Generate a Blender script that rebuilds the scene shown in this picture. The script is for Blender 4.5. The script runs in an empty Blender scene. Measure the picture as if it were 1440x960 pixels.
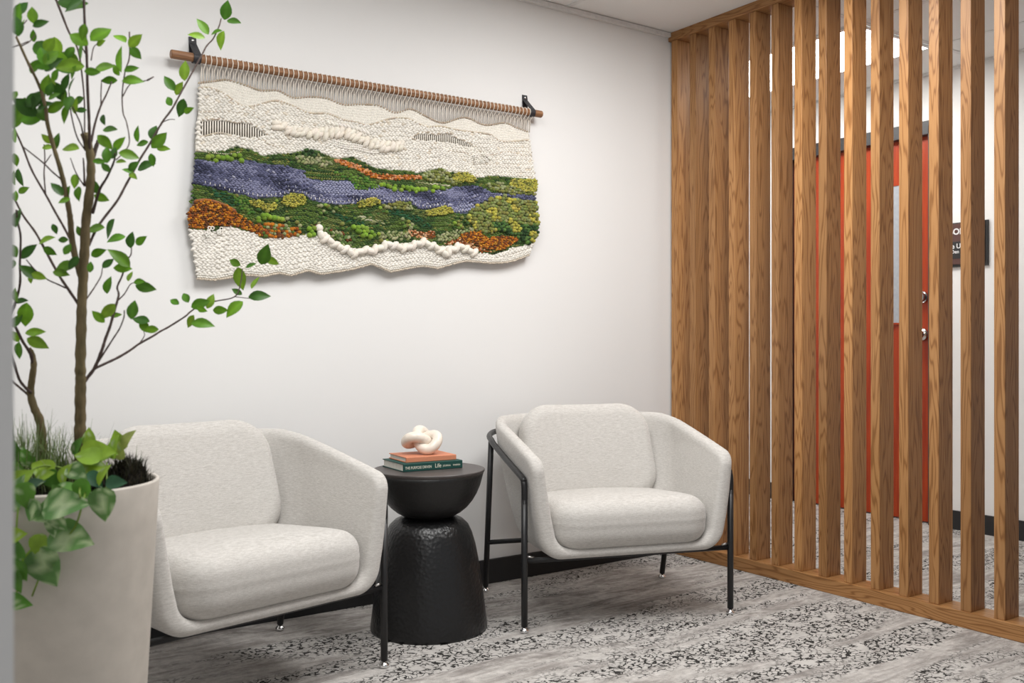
import bpy, bmesh, math, random
import numpy as np
from mathutils import Vector, Matrix
random.seed(7); RNG = np.random.default_rng(7)
C = bpy.context.scene.collection
PI = math.pi
# ------------------------------------------------------------------ camera frame of the photograph (used to turn traced outlines into room metres)
FPX = 1338.0
YAW = math.atan2(931.0, 1338.0)
SA, CA = math.sin(YAW), math.cos(YAW)
H = 2.45
HC = 0.995
CX, CY = -3.1756, -3.2720
def ray(u, v):
    r = (u - 720) / FPX
    return (SA + r * CA, CA - r * SA, (480 - v) / FPX)
def at_depth(u, v, Z):
    d = ray(u, v); return Vector((CX + Z * d[0], CY + Z * d[1], HC + Z * d[2]))
def on_y(u, v, y):
    d = ray(u, v); t = (y - CY) / d[1]; return Vector((CX + t * d[0], y, HC + t * d[2]))
VR = Vector((CA, -SA, 0)); VU = Vector((0, 0, 1)); VF = Vector((SA, CA, 0))

# ------------------------------------------------------------------ helpers
def link(name, me, mat=None, parent=None, smooth=False):
    o = bpy.data.objects.new(name, me); C.objects.link(o)
    if mat is not None: me.materials.append(mat)
    if parent is not None: o.parent = parent
    if smooth: me.polygons.foreach_set('use_smooth', [True] * len(me.polygons))
    return o
def from_bm(name, bm, mat=None, parent=None, smooth=False):
    me = bpy.data.meshes.new(name); bm.to_mesh(me); bm.free()
    return link(name, me, mat, parent, smooth)
def empty(name, loc, rz=0.0):
    o = bpy.data.objects.new(name, None); C.objects.link(o); o.location = loc; o.rotation_euler = (0, 0, rz)
    o.empty_display_size = .1
    return o
def tag(o, label=None, cat=None, group=None, kind=None):
    if label: o['label'] = label
    if cat: o['category'] = cat
    if group: o['group'] = group
    if kind: o['kind'] = kind
    return o
def bm_box(bm, x0, x1, y0, y1, z0, z1, bev=0.0, seg=2):
    M = Matrix.Translation(((x0+x1)/2, (y0+y1)/2, (z0+z1)/2)) @ Matrix.Diagonal((x1-x0, y1-y0, z1-z0, 1))
    r = bmesh.ops.create_cube(bm, size=1.0, matrix=M)
    if bev > 0:
        es = list({e for v in r['verts'] for e in v.link_edges})
        bmesh.ops.bevel(bm, geom=es, offset=bev, segments=seg, affect='EDGES', profile=.5)
def box(name, x0, x1, y0, y1, z0, z1, mat, parent=None, bev=0.0, seg=2):
    bm = bmesh.new(); bm_box(bm, x0, x1, y0, y1, z0, z1, bev, seg)
    return from_bm(name, bm, mat, parent)
def catmull(P, n=8):
    P = [Vector(p) for p in P]
    if len(P) < 3: return P
    Q = [P[0] * 2 - P[1]] + P + [P[-1] * 2 - P[-2]]
    out = []
    for i in range(1, len(Q) - 2):
        a, b, c, d = Q[i-1], Q[i], Q[i+1], Q[i+2]
        for k in range(n):
            t = k / n
            out.append(.5 * ((2*b) + (c-a)*t + (2*a-5*b+4*c-d)*t*t + (3*b-a-3*c+d)*t*t*t))
    out.append(P[-1]); return out
def tube_arrays(P, R, n=8, closed=False, cap=True):
    """parallel-transport tube along points P with radius list R"""
    P = [Vector(p) for p in P]; m = len(P)
    if not hasattr(R, '__len__'): R = [R] * m
    V, F = [], []
    T = []
    for i in range(m):
        if closed: t = P[(i+1) % m] - P[i-1]
        else: t = P[min(i+1, m-1)] - P[max(i-1, 0)]
        T.append(t.normalized() if t.length > 1e-9 else Vector((0, 0, 1)))
    up = Vector((0, 0, 1)) if abs(T[0].z) < .9 else Vector((1, 0, 0))
    nrm = (up - T[0] * up.dot(T[0])).normalized()
    frames = []
    for i in range(m):
        nrm = (nrm - T[i] * nrm.dot(T[i]))
        nrm = nrm.normalized() if nrm.length > 1e-6 else T[i].orthogonal().normalized()
        frames.append(nrm.copy())
    twist = 0
    if closed:
        e = (frames[-1] - T[0] * frames[-1].dot(T[0])).normalized()
        twist = math.atan2(T[0].dot(frames[0].cross(e)), frames[0].dot(e))
    for i in range(m):
        b = T[i].cross(frames[i]); off = -twist * i / m
        for k in range(n):
            a = 2 * PI * k / n + off
            V.append(tuple(P[i] + (frames[i] * math.cos(a) + b * math.sin(a)) * R[i]))
    for i in range(m if closed else m - 1):
        j = (i + 1) % m
        for k in range(n):
            l = (k + 1) % n
            F.append((i*n+k, i*n+l, j*n+l, j*n+k))
    if not closed and cap:
        F.append(tuple(range(n-1, -1, -1))); F.append(tuple((m-1)*n + k for k in range(n)))
    return V, F
class MB:
    """collects raw geometry for one mesh object, with optional colours"""
    def __init__(s): s.V, s.F, s.K = [], [], []
    def add(s, V, F, col=None):
        b = len(s.V); s.V += [tuple(v) for v in V]; s.F += [tuple(i + b for i in f) for f in F]
        s.K += [tuple(col) + (1,) if col else (1, 1, 1, 1)] * len(V)
    def tube(s, P, R, n=8, closed=False, col=None): s.add(*tube_arrays(P, R, n, closed), col=col)
    def build(s, name, mat, parent=None, smooth=True, colors=False):
        me = bpy.data.meshes.new(name); me.from_pydata(s.V, [], s.F); me.update()
        if colors:
            at = me.color_attributes.new('Col', 'FLOAT_COLOR', 'POINT')
            at.data.foreach_set('color', np.array(s.K, dtype=np.float32).ravel())
        return link(name, me, mat, parent, smooth)
def lathe(bm, prof, n=72, cap_top=True, cap_bottom=True, center=(0, 0)):
    rings = []
    for r, z in prof:
        rings.append([bm.verts.new((center[0] + r*math.cos(2*PI*k/n), center[1] + r*math.sin(2*PI*k/n), z)) for k in range(n)])
    for a, b in zip(rings, rings[1:]):
        for k in range(n): bm.faces.new((a[k], a[(k+1) % n], b[(k+1) % n], b[k]))
    if cap_bottom: bm.faces.new(list(reversed(rings[0])))
    if cap_top: bm.faces.new(rings[-1])
def sdf_mesh(name, fn, lo, hi, h, mat, parent, iters=2):
    """naive surface nets of a signed distance function given on numpy grids"""
    ax = [np.arange(lo[i], hi[i] + h, h) for i in range(3)]
    X, Y, Z = np.meshgrid(*ax, indexing='ij')
    D = fn(X, Y, Z)
    S = D < 0
    n = D.shape
    c = [D[i:n[0]-1+i, j:n[1]-1+j, k:n[2]-1+k] for i in (0, 1) for j in (0, 1) for k in (0, 1)]
    off = [(i, j, k) for i in (0, 1) for j in (0, 1) for k in (0, 1)]
    sgn = sum((ci < 0).astype(int) for ci in c)
    act = (sgn > 0) & (sgn < 8)
    acc = np.zeros(act.shape + (3,)); cnt = np.zeros(act.shape)
    for a in range(8):
        for b in range(a + 1, 8):
            if sum(abs(off[a][q] - off[b][q]) for q in range(3)) != 1: continue
            da, db = c[a], c[b]
            cr = (da < 0) != (db < 0)
            t = np.where(cr, da / np.where(cr, da - db, 1), 0)
            for q in range(3):
                acc[..., q] += np.where(cr, off[a][q] + t * (off[b][q] - off[a][q]), 0)
            cnt += cr
    idx = -np.ones(act.shape, dtype=int); ids = np.argwhere(act); idx[act] = np.arange(len(ids))
    V = (ids + acc[act] / cnt[act][:, None]) * h + np.array(lo)
    F = []
    for q in range(3):
        p, r = (q + 1) % 3, (q + 2) % 3
        A = np.take(S, range(0, n[q]-1), axis=q); B = np.take(S, range(1, n[q]), axis=q)
        for flip in (False, True):
            e = np.argwhere((A & ~B) if not flip else (~A & B))
            e = e[(e[:, p] > 0) & (e[:, r] > 0) & (e[:, p] < n[p]-1) & (e[:, r] < n[r]-1)]
            def cell(dp, dr):
                x = e.copy(); x[:, p] += dp; x[:, r] += dr; return idx[x[:, 0], x[:, 1], x[:, 2]]
            quad = np.stack([cell(-1, -1), cell(0, -1), cell(0, 0), cell(-1, 0)], 1)
            F.append(quad[:, ::-1] if flip else quad)
    F = np.concatenate(F)
    me = bpy.data.meshes.new(name); me.from_pydata(V.tolist(), [], F.tolist()); me.update()
    bm = bmesh.new(); bm.from_mesh(me)
    for _ in range(iters): bmesh.ops.smooth_vert(bm, verts=bm.verts, factor=.5, use_axis_x=True, use_axis_y=True, use_axis_z=True)
    bm.to_mesh(me); bm.free()
    return link(name, me, mat, parent, True)
def rint(a, b, R):
    u = np.maximum(a + R, 0); v = np.maximum(b + R, 0)
    return np.minimum(np.maximum(a, b), -R) + np.sqrt(u*u + v*v)
def text_mesh(name, body, size, mat, parent, M, extrude=.0004, sx=1.0, bold=0.0):
    cu = bpy.data.curves.new(name, 'FONT'); cu.body = body; cu.size = size; cu.extrude = extrude; cu.align_x = 'LEFT'; cu.offset = bold
    t = bpy.data.objects.new(name + '_curve', cu); C.objects.link(t)
    bpy.context.view_layer.update()
    me = bpy.data.meshes.new_from_object(t.evaluated_get(bpy.context.evaluated_depsgraph_get()))
    bpy.data.objects.remove(t); bpy.data.curves.remove(cu)
    me.transform(M @ Matrix.Diagonal((sx, 1, 1, 1)))
    me.name = name; me.materials.clear()
    return link(name, me, mat, parent)

# ------------------------------------------------------------------ materials
class NT:
    def __init__(s, name):
        s.m = bpy.data.materials.new(name); s.m.use_nodes = True
        s.t = s.m.node_tree; s.b = s.t.nodes['Principled BSDF']
    def n(s, typ, **kw):
        nd = s.t.nodes.new(typ)
        for k, v in kw.items():
            if k in nd.inputs and not hasattr(nd, k): nd.inputs[k].default_value = v
            elif hasattr(nd, k): setattr(nd, k, v)
            else: nd.inputs[k].default_value = v
        return nd
    def l(s, a, b): s.t.links.new(a, b)
    def coord(s, scale=(1, 1, 1), kind='Object', rnd=False, rot=(0, 0, 0)):
        tc = s.n('ShaderNodeTexCoord'); mp = s.n('ShaderNodeMapping')
        mp.inputs['Scale'].default_value = scale; mp.inputs['Rotation'].default_value = rot
        if rnd:
            oi = s.n('ShaderNodeObjectInfo'); ml = s.n('ShaderNodeMath', operation='MULTIPLY'); ml.inputs[1].default_value = 37.0
            s.l(oi.outputs['Random'], ml.inputs[0])
            ad = s.n('ShaderNodeVectorMath', operation='ADD')
            s.l(tc.outputs[kind], ad.inputs[0]); s.l(ml.outputs[0], ad.inputs[1]); s.l(ad.outputs[0], mp.inputs[0])
        else: s.l(tc.outputs[kind], mp.inputs[0])
        return mp.outputs[0]
    def noise(s, vec, scale, detail=4, rough=.5, dist=0):
        nd = s.n('ShaderNodeTexNoise'); nd.inputs['Scale'].default_value = scale; nd.inputs['Detail'].default_value = detail
        nd.inputs['Roughness'].default_value = rough; nd.inputs['Distortion'].default_value = dist
        s.l(vec, nd.inputs['Vector']); return nd.outputs['Fac']
    def ramp(s, fac, stops):
        r = s.n('ShaderNodeValToRGB'); e = r.color_ramp.elements
        while len(e) < len(stops): e.new(.5)
        for x, (p, c) in zip(e, stops):
            x.position = p; x.color = tuple(c) + (1,) if len(c) == 3 else c
        s.l(fac, r.inputs[0]); return r.outputs[0]
    def mix(s, a, b, fac=.5, mode='MIX'):
        m = s.n('ShaderNodeMix', data_type='RGBA', blend_type=mode)
        for sock, v in ((m.inputs[0], fac), (m.inputs[6], a), (m.inputs[7], b)):
            if isinstance(v, bpy.types.NodeSocket): s.l(v, sock)
            elif isinstance(v, tuple): sock.default_value = v + (1,) if len(v) == 3 else v
            else: sock.default_value = v
        return m.outputs[2]
    def math(s, op, a, b=0.0, c=None):
        m = s.n('ShaderNodeMath', operation=op)
        for i, v in enumerate((a, b) if c is None else (a, b, c)):
            if isinstance(v, bpy.types.NodeSocket): s.l(v, m.inputs[i])
            else: m.inputs[i].default_value = v
        return m.outputs[0]
    def bump(s, h, strength=.3, dist=.002):
        b = s.n('ShaderNodeBump'); b.inputs['Strength'].default_value = strength; b.inputs['Distance'].default_value = dist
        s.l(h, b.inputs['Height']); s.l(b.outputs[0], s.b.inputs['Normal'])
    def set(s, col=None, rough=.5, metal=0, spec=.5, **kw):
        if col is not None:
            if isinstance(col, bpy.types.NodeSocket): s.l(col, s.b.inputs['Base Color'])
            else: s.b.inputs['Base Color'].default_value = tuple(col) + (1,)
        s.b.inputs['Roughness'].default_value = rough; s.b.inputs['Metallic'].default_value = metal
        s.b.inputs['Specular IOR Level'].default_value = spec
        for k, v in kw.items(): s.b.inputs[k.replace('_', ' ')].default_value = v
        return s.m
def flat(name, col, rough=.5, metal=0, spec=.5, grain=0.0, gscale=60):
    t = NT(name); v = t.coord()
    nz = t.noise(v, gscale, 3)
    a = tuple(c * (1 - .06) for c in col); b = tuple(min(1, c * 1.06) for c in col)
    m = t.set(t.ramp(nz, [(.3, a), (.7, b)]), rough, metal, spec)
    if grain: t.bump(nz, grain, .001)
    return m
def emit(name, col, st):
    m = bpy.data.materials.new(name); m.use_nodes = True; t = m.node_tree
    t.nodes.remove(t.nodes['Principled BSDF']); e = t.nodes.new('ShaderNodeEmission')
    e.inputs[0].default_value = tuple(col) + (1,); e.inputs[1].default_value = st
    t.links.new(e.outputs[0], t.nodes['Material Output'].inputs[0]); return m

def oak():
    t = NT('oak')
    v = t.coord((1, 1, .09), rnd=True)
    warp = t.noise(v, 9, 3, .5, .25)
    ring = t.math('SINE', t.math('MULTIPLY', warp, 150))
    ring = t.math('MULTIPLY_ADD', ring, .5, .5)
    fine = t.noise(t.coord((1, 1, .03), rnd=True), 330, 3, .6)
    low = t.noise(v, 4, 2)
    base = t.ramp(ring, [(0, (.235, .105, .034)), (.22, (.345, .170, .062)), (.5, (.395, .205, .080)), (1, (.41, .215, .086))])
    base = t.mix(base, (.24, .11, .038), t.ramp(fine, [(.52, (0, 0, 0)), (.74, (.45, .45, .45))]))
    tone = t.ramp(low, [(.3, (.86, .86, .86)), (.7, (1.12, 1.1, 1.06))])
    base = t.mix(base, tone, 1.0, 'MULTIPLY')
    oi = t.n('ShaderNodeObjectInfo')
    base = t.mix(base, t.ramp(oi.outputs['Random'], [(0, (.76, .73, .70)), (1, (1.16, 1.14, 1.10))]), 1.0, 'MULTIPLY')
    t.bump(fine, .15, .0008)
    return t.set(base, .42, 0, .4)
def dowel_wood():
    t = NT('walnut_dowel'); v = t.coord((.06, 1, 1))
    nz = t.noise(v, 160, 4, .6)
    return t.set(t.ramp(nz, [(.3, (.16, .07, .03)), (.7, (.34, .17, .08))]), .5)
def carpet():
    t = NT('carpet')
    v = t.coord()
    vs = t.coord((2.4, 9, 1))
    st = t.noise(vs, 1.5, 8, .68, .9)
    st2 = t.noise(t.coord((5, 26, 1)), 2.0, 6, .7, .6)
    mott = t.noise(v, 38, 4, .6)
    fib = t.noise(v, 420, 2, .7)
    base = t.ramp(st, [(.28, (.225, .205, .192)), (.43, (.345, .320, .302)), (.54, (.500, .474, .450)), (.72, (.600, .575, .548))])
    base = t.mix(base, t.ramp(st2, [(.35, (.80, .79, .78)), (.65, (1.12, 1.12, 1.12))]), 1.0, 'MULTIPLY')
    base = t.mix(base, t.ramp(mott, [(.3, (.80, .80, .80)), (.7, (1.14, 1.14, 1.14))]), 1.0, 'MULTIPLY')
    base = t.mix(base, t.ramp(fib, [(.3, (.72, .72, .72)), (.7, (1.18, 1.18, 1.18))]), 1.0, 'MULTIPLY')
    # dark crackle
    wv = t.n('ShaderNodeTexNoise'); wv.inputs['Scale'].default_value = 26; wv.inputs['Detail'].default_value = 3; t.l(v, wv.inputs['Vector'])
    sc = t.n('ShaderNodeVectorMath', operation='SCALE'); sc.inputs['Scale'].default_value = .036; t.l(wv.outputs['Color'], sc.inputs[0])
    ad = t.n('ShaderNodeVectorMath', operation='ADD'); t.l(v, ad.inputs[0]); t.l(sc.outputs[0], ad.inputs[1])
    mp = t.n('ShaderNodeMapping'); mp.inputs['Scale'].default_value = (46, 66, 1); t.l(ad.outputs[0], mp.inputs[0])
    vo = t.n('ShaderNodeTexVoronoi', feature='DISTANCE_TO_EDGE'); vo.inputs['Scale'].default_value = 1; t.l(mp.outputs[0], vo.inputs['Vector'])
    brk = t.noise(v, 55, 2)
    w = t.math('MULTIPLY_ADD', brk, .50, -.165)
    line = t.math('LESS_THAN', vo.outputs[0], w)
    band = t.noise(t.coord((.55, 3.6, 1)), 1.35, 4, .6, .4)
    bm_ = t.ramp(band, [(.455, (0, 0, 0)), (.535, (1, 1, 1))])
    brk2 = t.noise(v, 14, 3, .6)
    msk = t.math('MULTIPLY', t.math('MULTIPLY', line, bm_), t.ramp(brk2, [(.38, (.0, .0, .0)), (.46, (1, 1, 1))]))
    # inside the crackle bands the ground is paler
    base = t.mix(base, (.56, .54, .515), t.math('MULTIPLY', bm_, .6))
    base = t.mix(base, (.016, .015, .014), t.math('MULTIPLY', msk, .96))
    t.bump(t.math('ADD', t.math('MULTIPLY', fib, .6), mott), .5, .004)
    return t.set(base, .95, 0, .1)
def fabric():
    t = NT('oatmeal_fabric')
    v = t.coord((15, 15, 130)); v2 = t.coord((150, 150, 420))
    a = t.noise(v, 4, 5, .65); b = t.noise(v2, 3, 3, .7)
    base = t.ramp(a, [(.3, (.455, .432, .402)), (.55, (.585, .562, .530)), (.75, (.66, .638, .605))])
    base = t.mix(base, t.ramp(b, [(.3, (.78, .78, .78)), (.7, (1.14, 1.14, 1.14))]), 1.0, 'MULTIPLY')
    t.bump(t.math('ADD', a, b), .35, .0015)
    t.b.inputs['Sheen Weight'].default_value = .25
    return t.set(base, .9, 0, .2)
def hammered(name, strength, col, rough):
    t = NT(name); v = t.coord()
    vo = t.n('ShaderNodeTexVoronoi', feature='SMOOTH_F1'); vo.inputs['Scale'].default_value = 95; t.l(v, vo.inputs['Vector'])
    nz = t.noise(v, 30, 3)
    t.bump(t.math('ADD', vo.outputs['Distance'], t.math('MULTIPLY', nz, .3)), strength, .006)
    return t.set(col, rough, .0, .45)
def wall_paint(name, col):
    t = NT(name); v = t.coord(); nz = t.noise(v, 130, 3)
    t.bump(nz, .06, .001)
    return t.set(col, .7, 0, .25)
def yarn():
    t = NT('yarn'); at = t.n('ShaderNodeVertexColor'); at.layer_name = 'Col'
    v = t.coord((1, 1, 1)); nz = t.noise(v, 700, 3, .7)
    base = t.mix(at.outputs[0], t.ramp(nz, [(.3, (.74, .74, .74)), (.7, (1.18, 1.18, 1.18))]), 1.0, 'MULTIPLY')
    t.bump(nz, .35, .0015); t.b.inputs['Sheen Weight'].default_value = .15
    return t.set(base, .92, 0, .15)
def leaf_mat(name, dark, mid, light):
    t = NT(name); at = t.n('ShaderNodeVertexColor'); at.layer_name = 'Col'
    nz = t.noise(t.coord(), 45, 3)
    base = t.mix(at.outputs[0], t.ramp(nz, [(.3, (.8, .8, .8)), (.7, (1.15, 1.15, 1.1))]), 1.0, 'MULTIPLY')
    m = t.set(base, .42, 0, .28)
    tr = t.n('ShaderNodeBsdfTranslucent'); mx = t.n('ShaderNodeMixShader'); mx.inputs[0].default_value = .34
    t.l(base, tr.inputs[0]); t.l(t.b.outputs[0], mx.inputs[1]); t.l(tr.outputs[0], mx.inputs[2])
    t.l(mx.outputs[0], t.t.nodes['Material Output'].inputs[0])
    return m
def bark():
    t = NT('bark'); v = t.coord((1, 1, .25)); nz = t.noise(v, 70, 5, .65); lo = t.noise(t.coord(), 9, 3)
    base = t.mix(t.ramp(nz, [(.3, (.055, .036, .02)), (.7, (.19, .135, .075))]), (.11, .105, .045), t.math('MULTIPLY', lo, .6))
    t.bump(nz, .5, .003)
    return t.set(base, .85, 0, .2)
def mahogany():
    t = NT('mahogany'); v = t.coord((1, 1, .06)); nz = t.noise(v, 50, 4, .6)
    return t.set(t.ramp(nz, [(.3, (.26, .024, .005)), (.7, (.40, .050, .008))]), .32, 0, .3)
OAK = oak(); DOWEL = dowel_wood(); CARPET = carpet(); FAB = fabric(); YARN = yarn(); BARK = bark(); TWIG = flat('twig', (.062, .042, .036), .8, 0, .2, .4, 120); MAHOG = mahogany()
WALL = wall_paint('white_paint', (.80, .795, .785)); CEIL = wall_paint('ceiling_tile', (.80, .795, .785))
PARTI = wall_paint('grey_paint', (.62, .615, .605))
RUBBER = flat('black_rubber', (.012, .012, .013), .55)
BLACKM = flat('black_metal', (.012, .012, .013), .38, 0, .5)
CHROME = flat('chrome', (.8, .8, .8), .12, 1)
STEEL = flat('brushed_steel', (.55, .54, .52), .28, 1)
LEATHER = flat('black_leather', (.018, .018, .022), .5, 0, .5, .3, 150)
TBASE = hammered('hammered_black', .32, (.008, .008, .0085), .33)
TBOWL = hammered('soft_hammered_black', .16, (.011, .0105, .0105), .42)
TTOP = flat('dark_bronze_top', (.062, .052, .049), .42)
POT = flat('stone_glaze', (.50, .46, .41), .6, 0, .3, .1, 25)
SOIL = flat('soil', (.012, .01, .008), .95, 0, .1, .8, 90)
KNOT = flat('cream_ceramic', (.80, .715, .62), .32, 0, .5)
BOOKG = flat('green_cloth', (.012, .060, .050), .6, 0, .3, .2, 400)
BOOKO = flat('coral_cloth', (.58, .225, .125), .6, 0, .3, .2, 400)
PAPER = flat('page_paper', (.72, .69, .62), .8)
INK = flat('cream_foil', (.75, .72, .60), .5)
LEAF = leaf_mat('leaf', 0, 0, 0)
FRAMEM = flat('charcoal_frame', (.028, .027, .028), .4)
GLASSM = flat('frosted_pane', (.34, .36, .39), .25)
SIGNB = flat('sign_brown', (.085, .032, .024), .5); SIGNK = flat('sign_black', (.012, .012, .012), .5); SIGNW = flat('sign_lettering', (.8, .8, .8), .5)
TEE = flat('white_tee', (.70, .695, .685), .5)
LAMP = emit('lamp_diffuser', (1, .985, .95), 9.0)

# ------------------------------------------------------------------ the room
S = 'structure'
def struct(o): return tag(o, kind=S)
XH = 1.636
struct(box('floor', -4.3, XH + .1, -6.0, 3.2, -.05, 0, CARPET))
struct(box('ceiling', -4.3, XH + .1, -6.0, 3.2, H, H + .05, CEIL))
struct(box('wall_back', -4.3, .10, 0, .12, 0, H, WALL))
struct(box('wall_left', -4.42, -4.3, -2.14, .12, 0, H, WALL))
struct(box('wall_partition', -4.42, CX + .1265, -2.27, -2.14, 0, H, PARTI))
struct(box('wall_divider', -.02, .10, .12, 3.2, 0, H, WALL))
struct(box('wall_hall_end', -.02, XH + .1, 3.2, 3.3, 0, H, WALL))
# hall wall with the door opening
DY0, DY1, DH = -.327, .600, 2.118
bm = bmesh.new()
bm_box(bm, XH, XH + .1, -6.0, DY0 - .05, 0, H); bm_box(bm, XH, XH + .1, DY1 + .05, 3.2, 0, H); bm_box(bm, XH, XH + .1, DY0 - .05, DY1 + .05, DH + .05, H)
struct(from_bm('wall_right', bm, WALL))
struct(box('baseboard_back', -4.3, -.02, -.012, 0, 0, .10, RUBBER, bev=.003))
bm = bmesh.new(); bm_box(bm, XH - .012, XH, -6.0, DY0 - .06, 0, .10); bm_box(bm, XH - .012, XH, DY1 + .06, 3.2, 0, .10)
struct(from_bm('baseboard_right', bm, RUBBER))
# wall angle along the ceiling and the grid of tees
bm = bmesh.new(); bm_box(bm, -4.3, -.001, -.022, 0, H - .022, H - .002, .002)
struct(from_bm('trim_1', bm, TEE))
bm = bmesh.new(); bm_box(bm, XH - .022, XH, -6, 3.2, H - .012, H - .001)
struct(from_bm('trim_2', bm, TEE))
bm = bmesh.new()
for k in range(-6, 3):
    x = .604 + .61 * k
    if abs(x + .006) < .05: continue
    bm_box(bm, x - .012, x + .012, -6, 3.2 if x > 0 else -.02, H - .003, H)
for k in range(-5, 4):
    y = -.625 + 1.22 * k
    bm_box(bm, -4.3 if y < 0 else .1, XH, y - .012, y + .012, H - .0035, H)
struct(from_bm('trim_3', bm, TEE))
# door in the hall
d = box('door_1', XH + .03, XH + .075, DY0, DY1, .008, DH, MAHOG); struct(d)
bm = bmesh.new()
bm_box(bm, XH - .018, XH + .1, DY0 - .05, DY0, 0, DH + .05, .003); bm_box(bm, XH - .018, XH + .1, DY1, DY1 + .05, 0, DH + .05, .003)
bm_box(bm, XH - .018, XH + .1, DY0 - .05, DY1 + .05, DH, DH + .075, .003)
from_bm('door_frame', bm, FRAMEM, d)
bm = bmesh.new(); bm_box(bm, XH + .022, XH + .032, -.215, -.04, 1.10, 1.87)
from_bm('pane', bm, GLASSM, d)
bm = bmesh.new()
for a in ((-.225, -.215, 1.09, 1.88), (-.04, -.03, 1.09, 1.88)): bm_box(bm, XH + .018, XH + .03, a[0], a[1], a[2], a[3])
for a in ((1.09, 1.10), (1.87, 1.88)): bm_box(bm, XH + .018, XH + .03, -.225, -.03, a[0], a[1])
from_bm('pane_bead', bm, MAHOG, d)
def lock(name, z, lever):
    mb = MB()
    yc = -.270
    mb.tube([(XH + .03, yc, z), (XH + .015, yc, z)], [.034, .032], 20)
    if lever: mb.tube([(XH + .02, yc, z), (XH - .012, yc, z)], .016, 14); mb.tube(catmull([(XH - .01, yc, z), (XH - .022, yc, z), (XH - .04, yc, z), (XH - .05, yc, z)], 4), [.018] + [.03] * 10 + [.026, .012], 18)
    else: mb.tube([(XH + .02, yc, z), (XH - .01, yc, z)], [.028, .024], 18)
    mb.build(name, CHROME, d)
lock('deadbolt', 1.238, False); lock('door_handle', 1.034, True)
# sign beside the door: raised brown plate with a black insert
sg = tag(empty('door_sign', (XH, -.545, 1.50)), 'brown and black room sign on the white hall wall beside the red door', 'sign')
def sbox(name, x0, x1, y0, y1, z0, z1, mat):
    return box(name, x0, x1, y0 + .545, y1 + .545, z0 - 1.5, z1 - 1.5, mat, sg, .001)
sbox('backing', -.012, 0, -.655, -.415, 1.388, 1.622, SIGNK)
sbox('plate', -.018, -.012, -.640, -.42, 1.402, 1.616, SIGNB)
sbox('insert', -.0195, -.018, -.625, -.43, 1.432, 1.522, SIGNK)
ML = lambda y, z: Matrix.Translation((-.0205, y + .545, z - 1.5)) @ Matrix(((0, 0, -1, 0), (-1, 0, 0, 0), (0, 1, 0, 0), (0, 0, 0, 1)))
text_mesh('lettering', 'BOF', .044, SIGNW, sg, ML(-.446, 1.560) @ Matrix.Translation((0, 0, -.002)), bold=.0012)
text_mesh('lettering', 'e U', .036, SIGNW, sg, ML(-.463, 1.486), bold=.0006)
text_mesh('lettering', 'Den', .026, SIGNW, sg, ML(-.461, 1.460), bold=.0004)
# hall ceiling lights (2 x 4 troffers)
def troffer(y0, y1, label):
    t = tag(empty('ceiling_light', (.907, (y0 + y1) / 2, H)), label, 'ceiling light')
    hy = (y1 - y0) / 2
    bm = bmesh.new()
    for a in ((-.303, -.28, -hy, hy), (.28, .303, -hy, hy), (-.28, .28, -hy, -hy + .02), (-.28, .28, hy - .02, hy)): bm_box(bm, a[0], a[1], a[2], a[3], -.012, -.004, .002)
    from_bm('frame', bm, TEE, t)
    bm = bmesh.new(); bm_box(bm, -.28, .28, -hy + .02, hy - .02, -.009, -.005)
    from_bm('diffuser', bm, LAMP, t)
troffer(-.613, .60, 'lit white ceiling light panel above the hall behind the wooden slats')

# ------------------------------------------------------------------ slatted oak screen
sc = tag(empty('slat_screen', (0, -1.2, 0)), 'oak slatted screen of upright posts dividing the sitting area from the hall', 'room divider')
RW = .108; YE = -2.02
def rail(name, z0, z1):
    box(name, 0, RW, YE + 1.2, -.001 + 1.2, z0, z1, OAK_X, sc, .0025)
def oak_y():
    m = OAK.copy(); m.name = 'oak_lengthwise'
    for nd in m.node_tree.nodes:
        if nd.type == 'MAPPING':
            s = nd.inputs['Scale'].default_value; nd.inputs['Scale'].default_value = (1, s[2], 1)
    return m
OAK_X = oak_y()
rail('bottom_rail', 0, .057); rail('top_rail', H - .040, H)
me = None
for k in range(17):
    y1 = -.0135 - .1187 * k; y0 = y1 - .038
    if me is None:
        bm = bmesh.new(); bm_box(bm, 0, .091, -.038, 0, .057, H - .040, .0018, 2)
        o = from_bm('slat', bm, OAK, sc); me = o.data
    else:
        o = o.copy(); C.objects.link(o); o.parent = sc
    o.location = (.009, y1 + 1.2, 0)
    if k >= 14 and y0 < YE: C.objects.unlink(o)

# ------------------------------------------------------------------ armchairs
def halfw(z): return np.interp(z, [.24, .30, .38, .46, .54, .60, .74], [.335, .346, .362, .373, .381, .387, .393])
def backy(z): return .150 + .195 * np.clip((z - .26) / .44, 0, 1) ** .75
def plan(X, Y, w, yb, r):
    qx = np.abs(X) - (w - r); qy = Y - (yb - r)
    return np.minimum(np.maximum(qx, qy), 0) + np.sqrt(np.maximum(qx, 0)**2 + np.maximum(qy, 0)**2) - r
def shell_sdf(X, Y, Z):
    w, yb = halfw(Z), backy(Z)
    fo = rint(plan(X, Y, w, yb, .265), .248 - Z, .068)
    th = np.interp(Z, [.25, .40, .60, .70], [.062, .058, .050, .048])
    fi = rint(plan(X, Y, w - th, yb - th - .004, .20), .284 - Z, .045)
    sh = np.maximum(fo, -fi)
    t = np.clip((Y + .328) / .535, 0, 1)
    zt = .594 + .110 * (t * 1.12 - .12 * t * t)
    g = (Z - zt) / 1.04
    front = -(Y + .328)
    cut = rint(front, g, .045)
    return rint(sh, cut, .0235)
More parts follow.
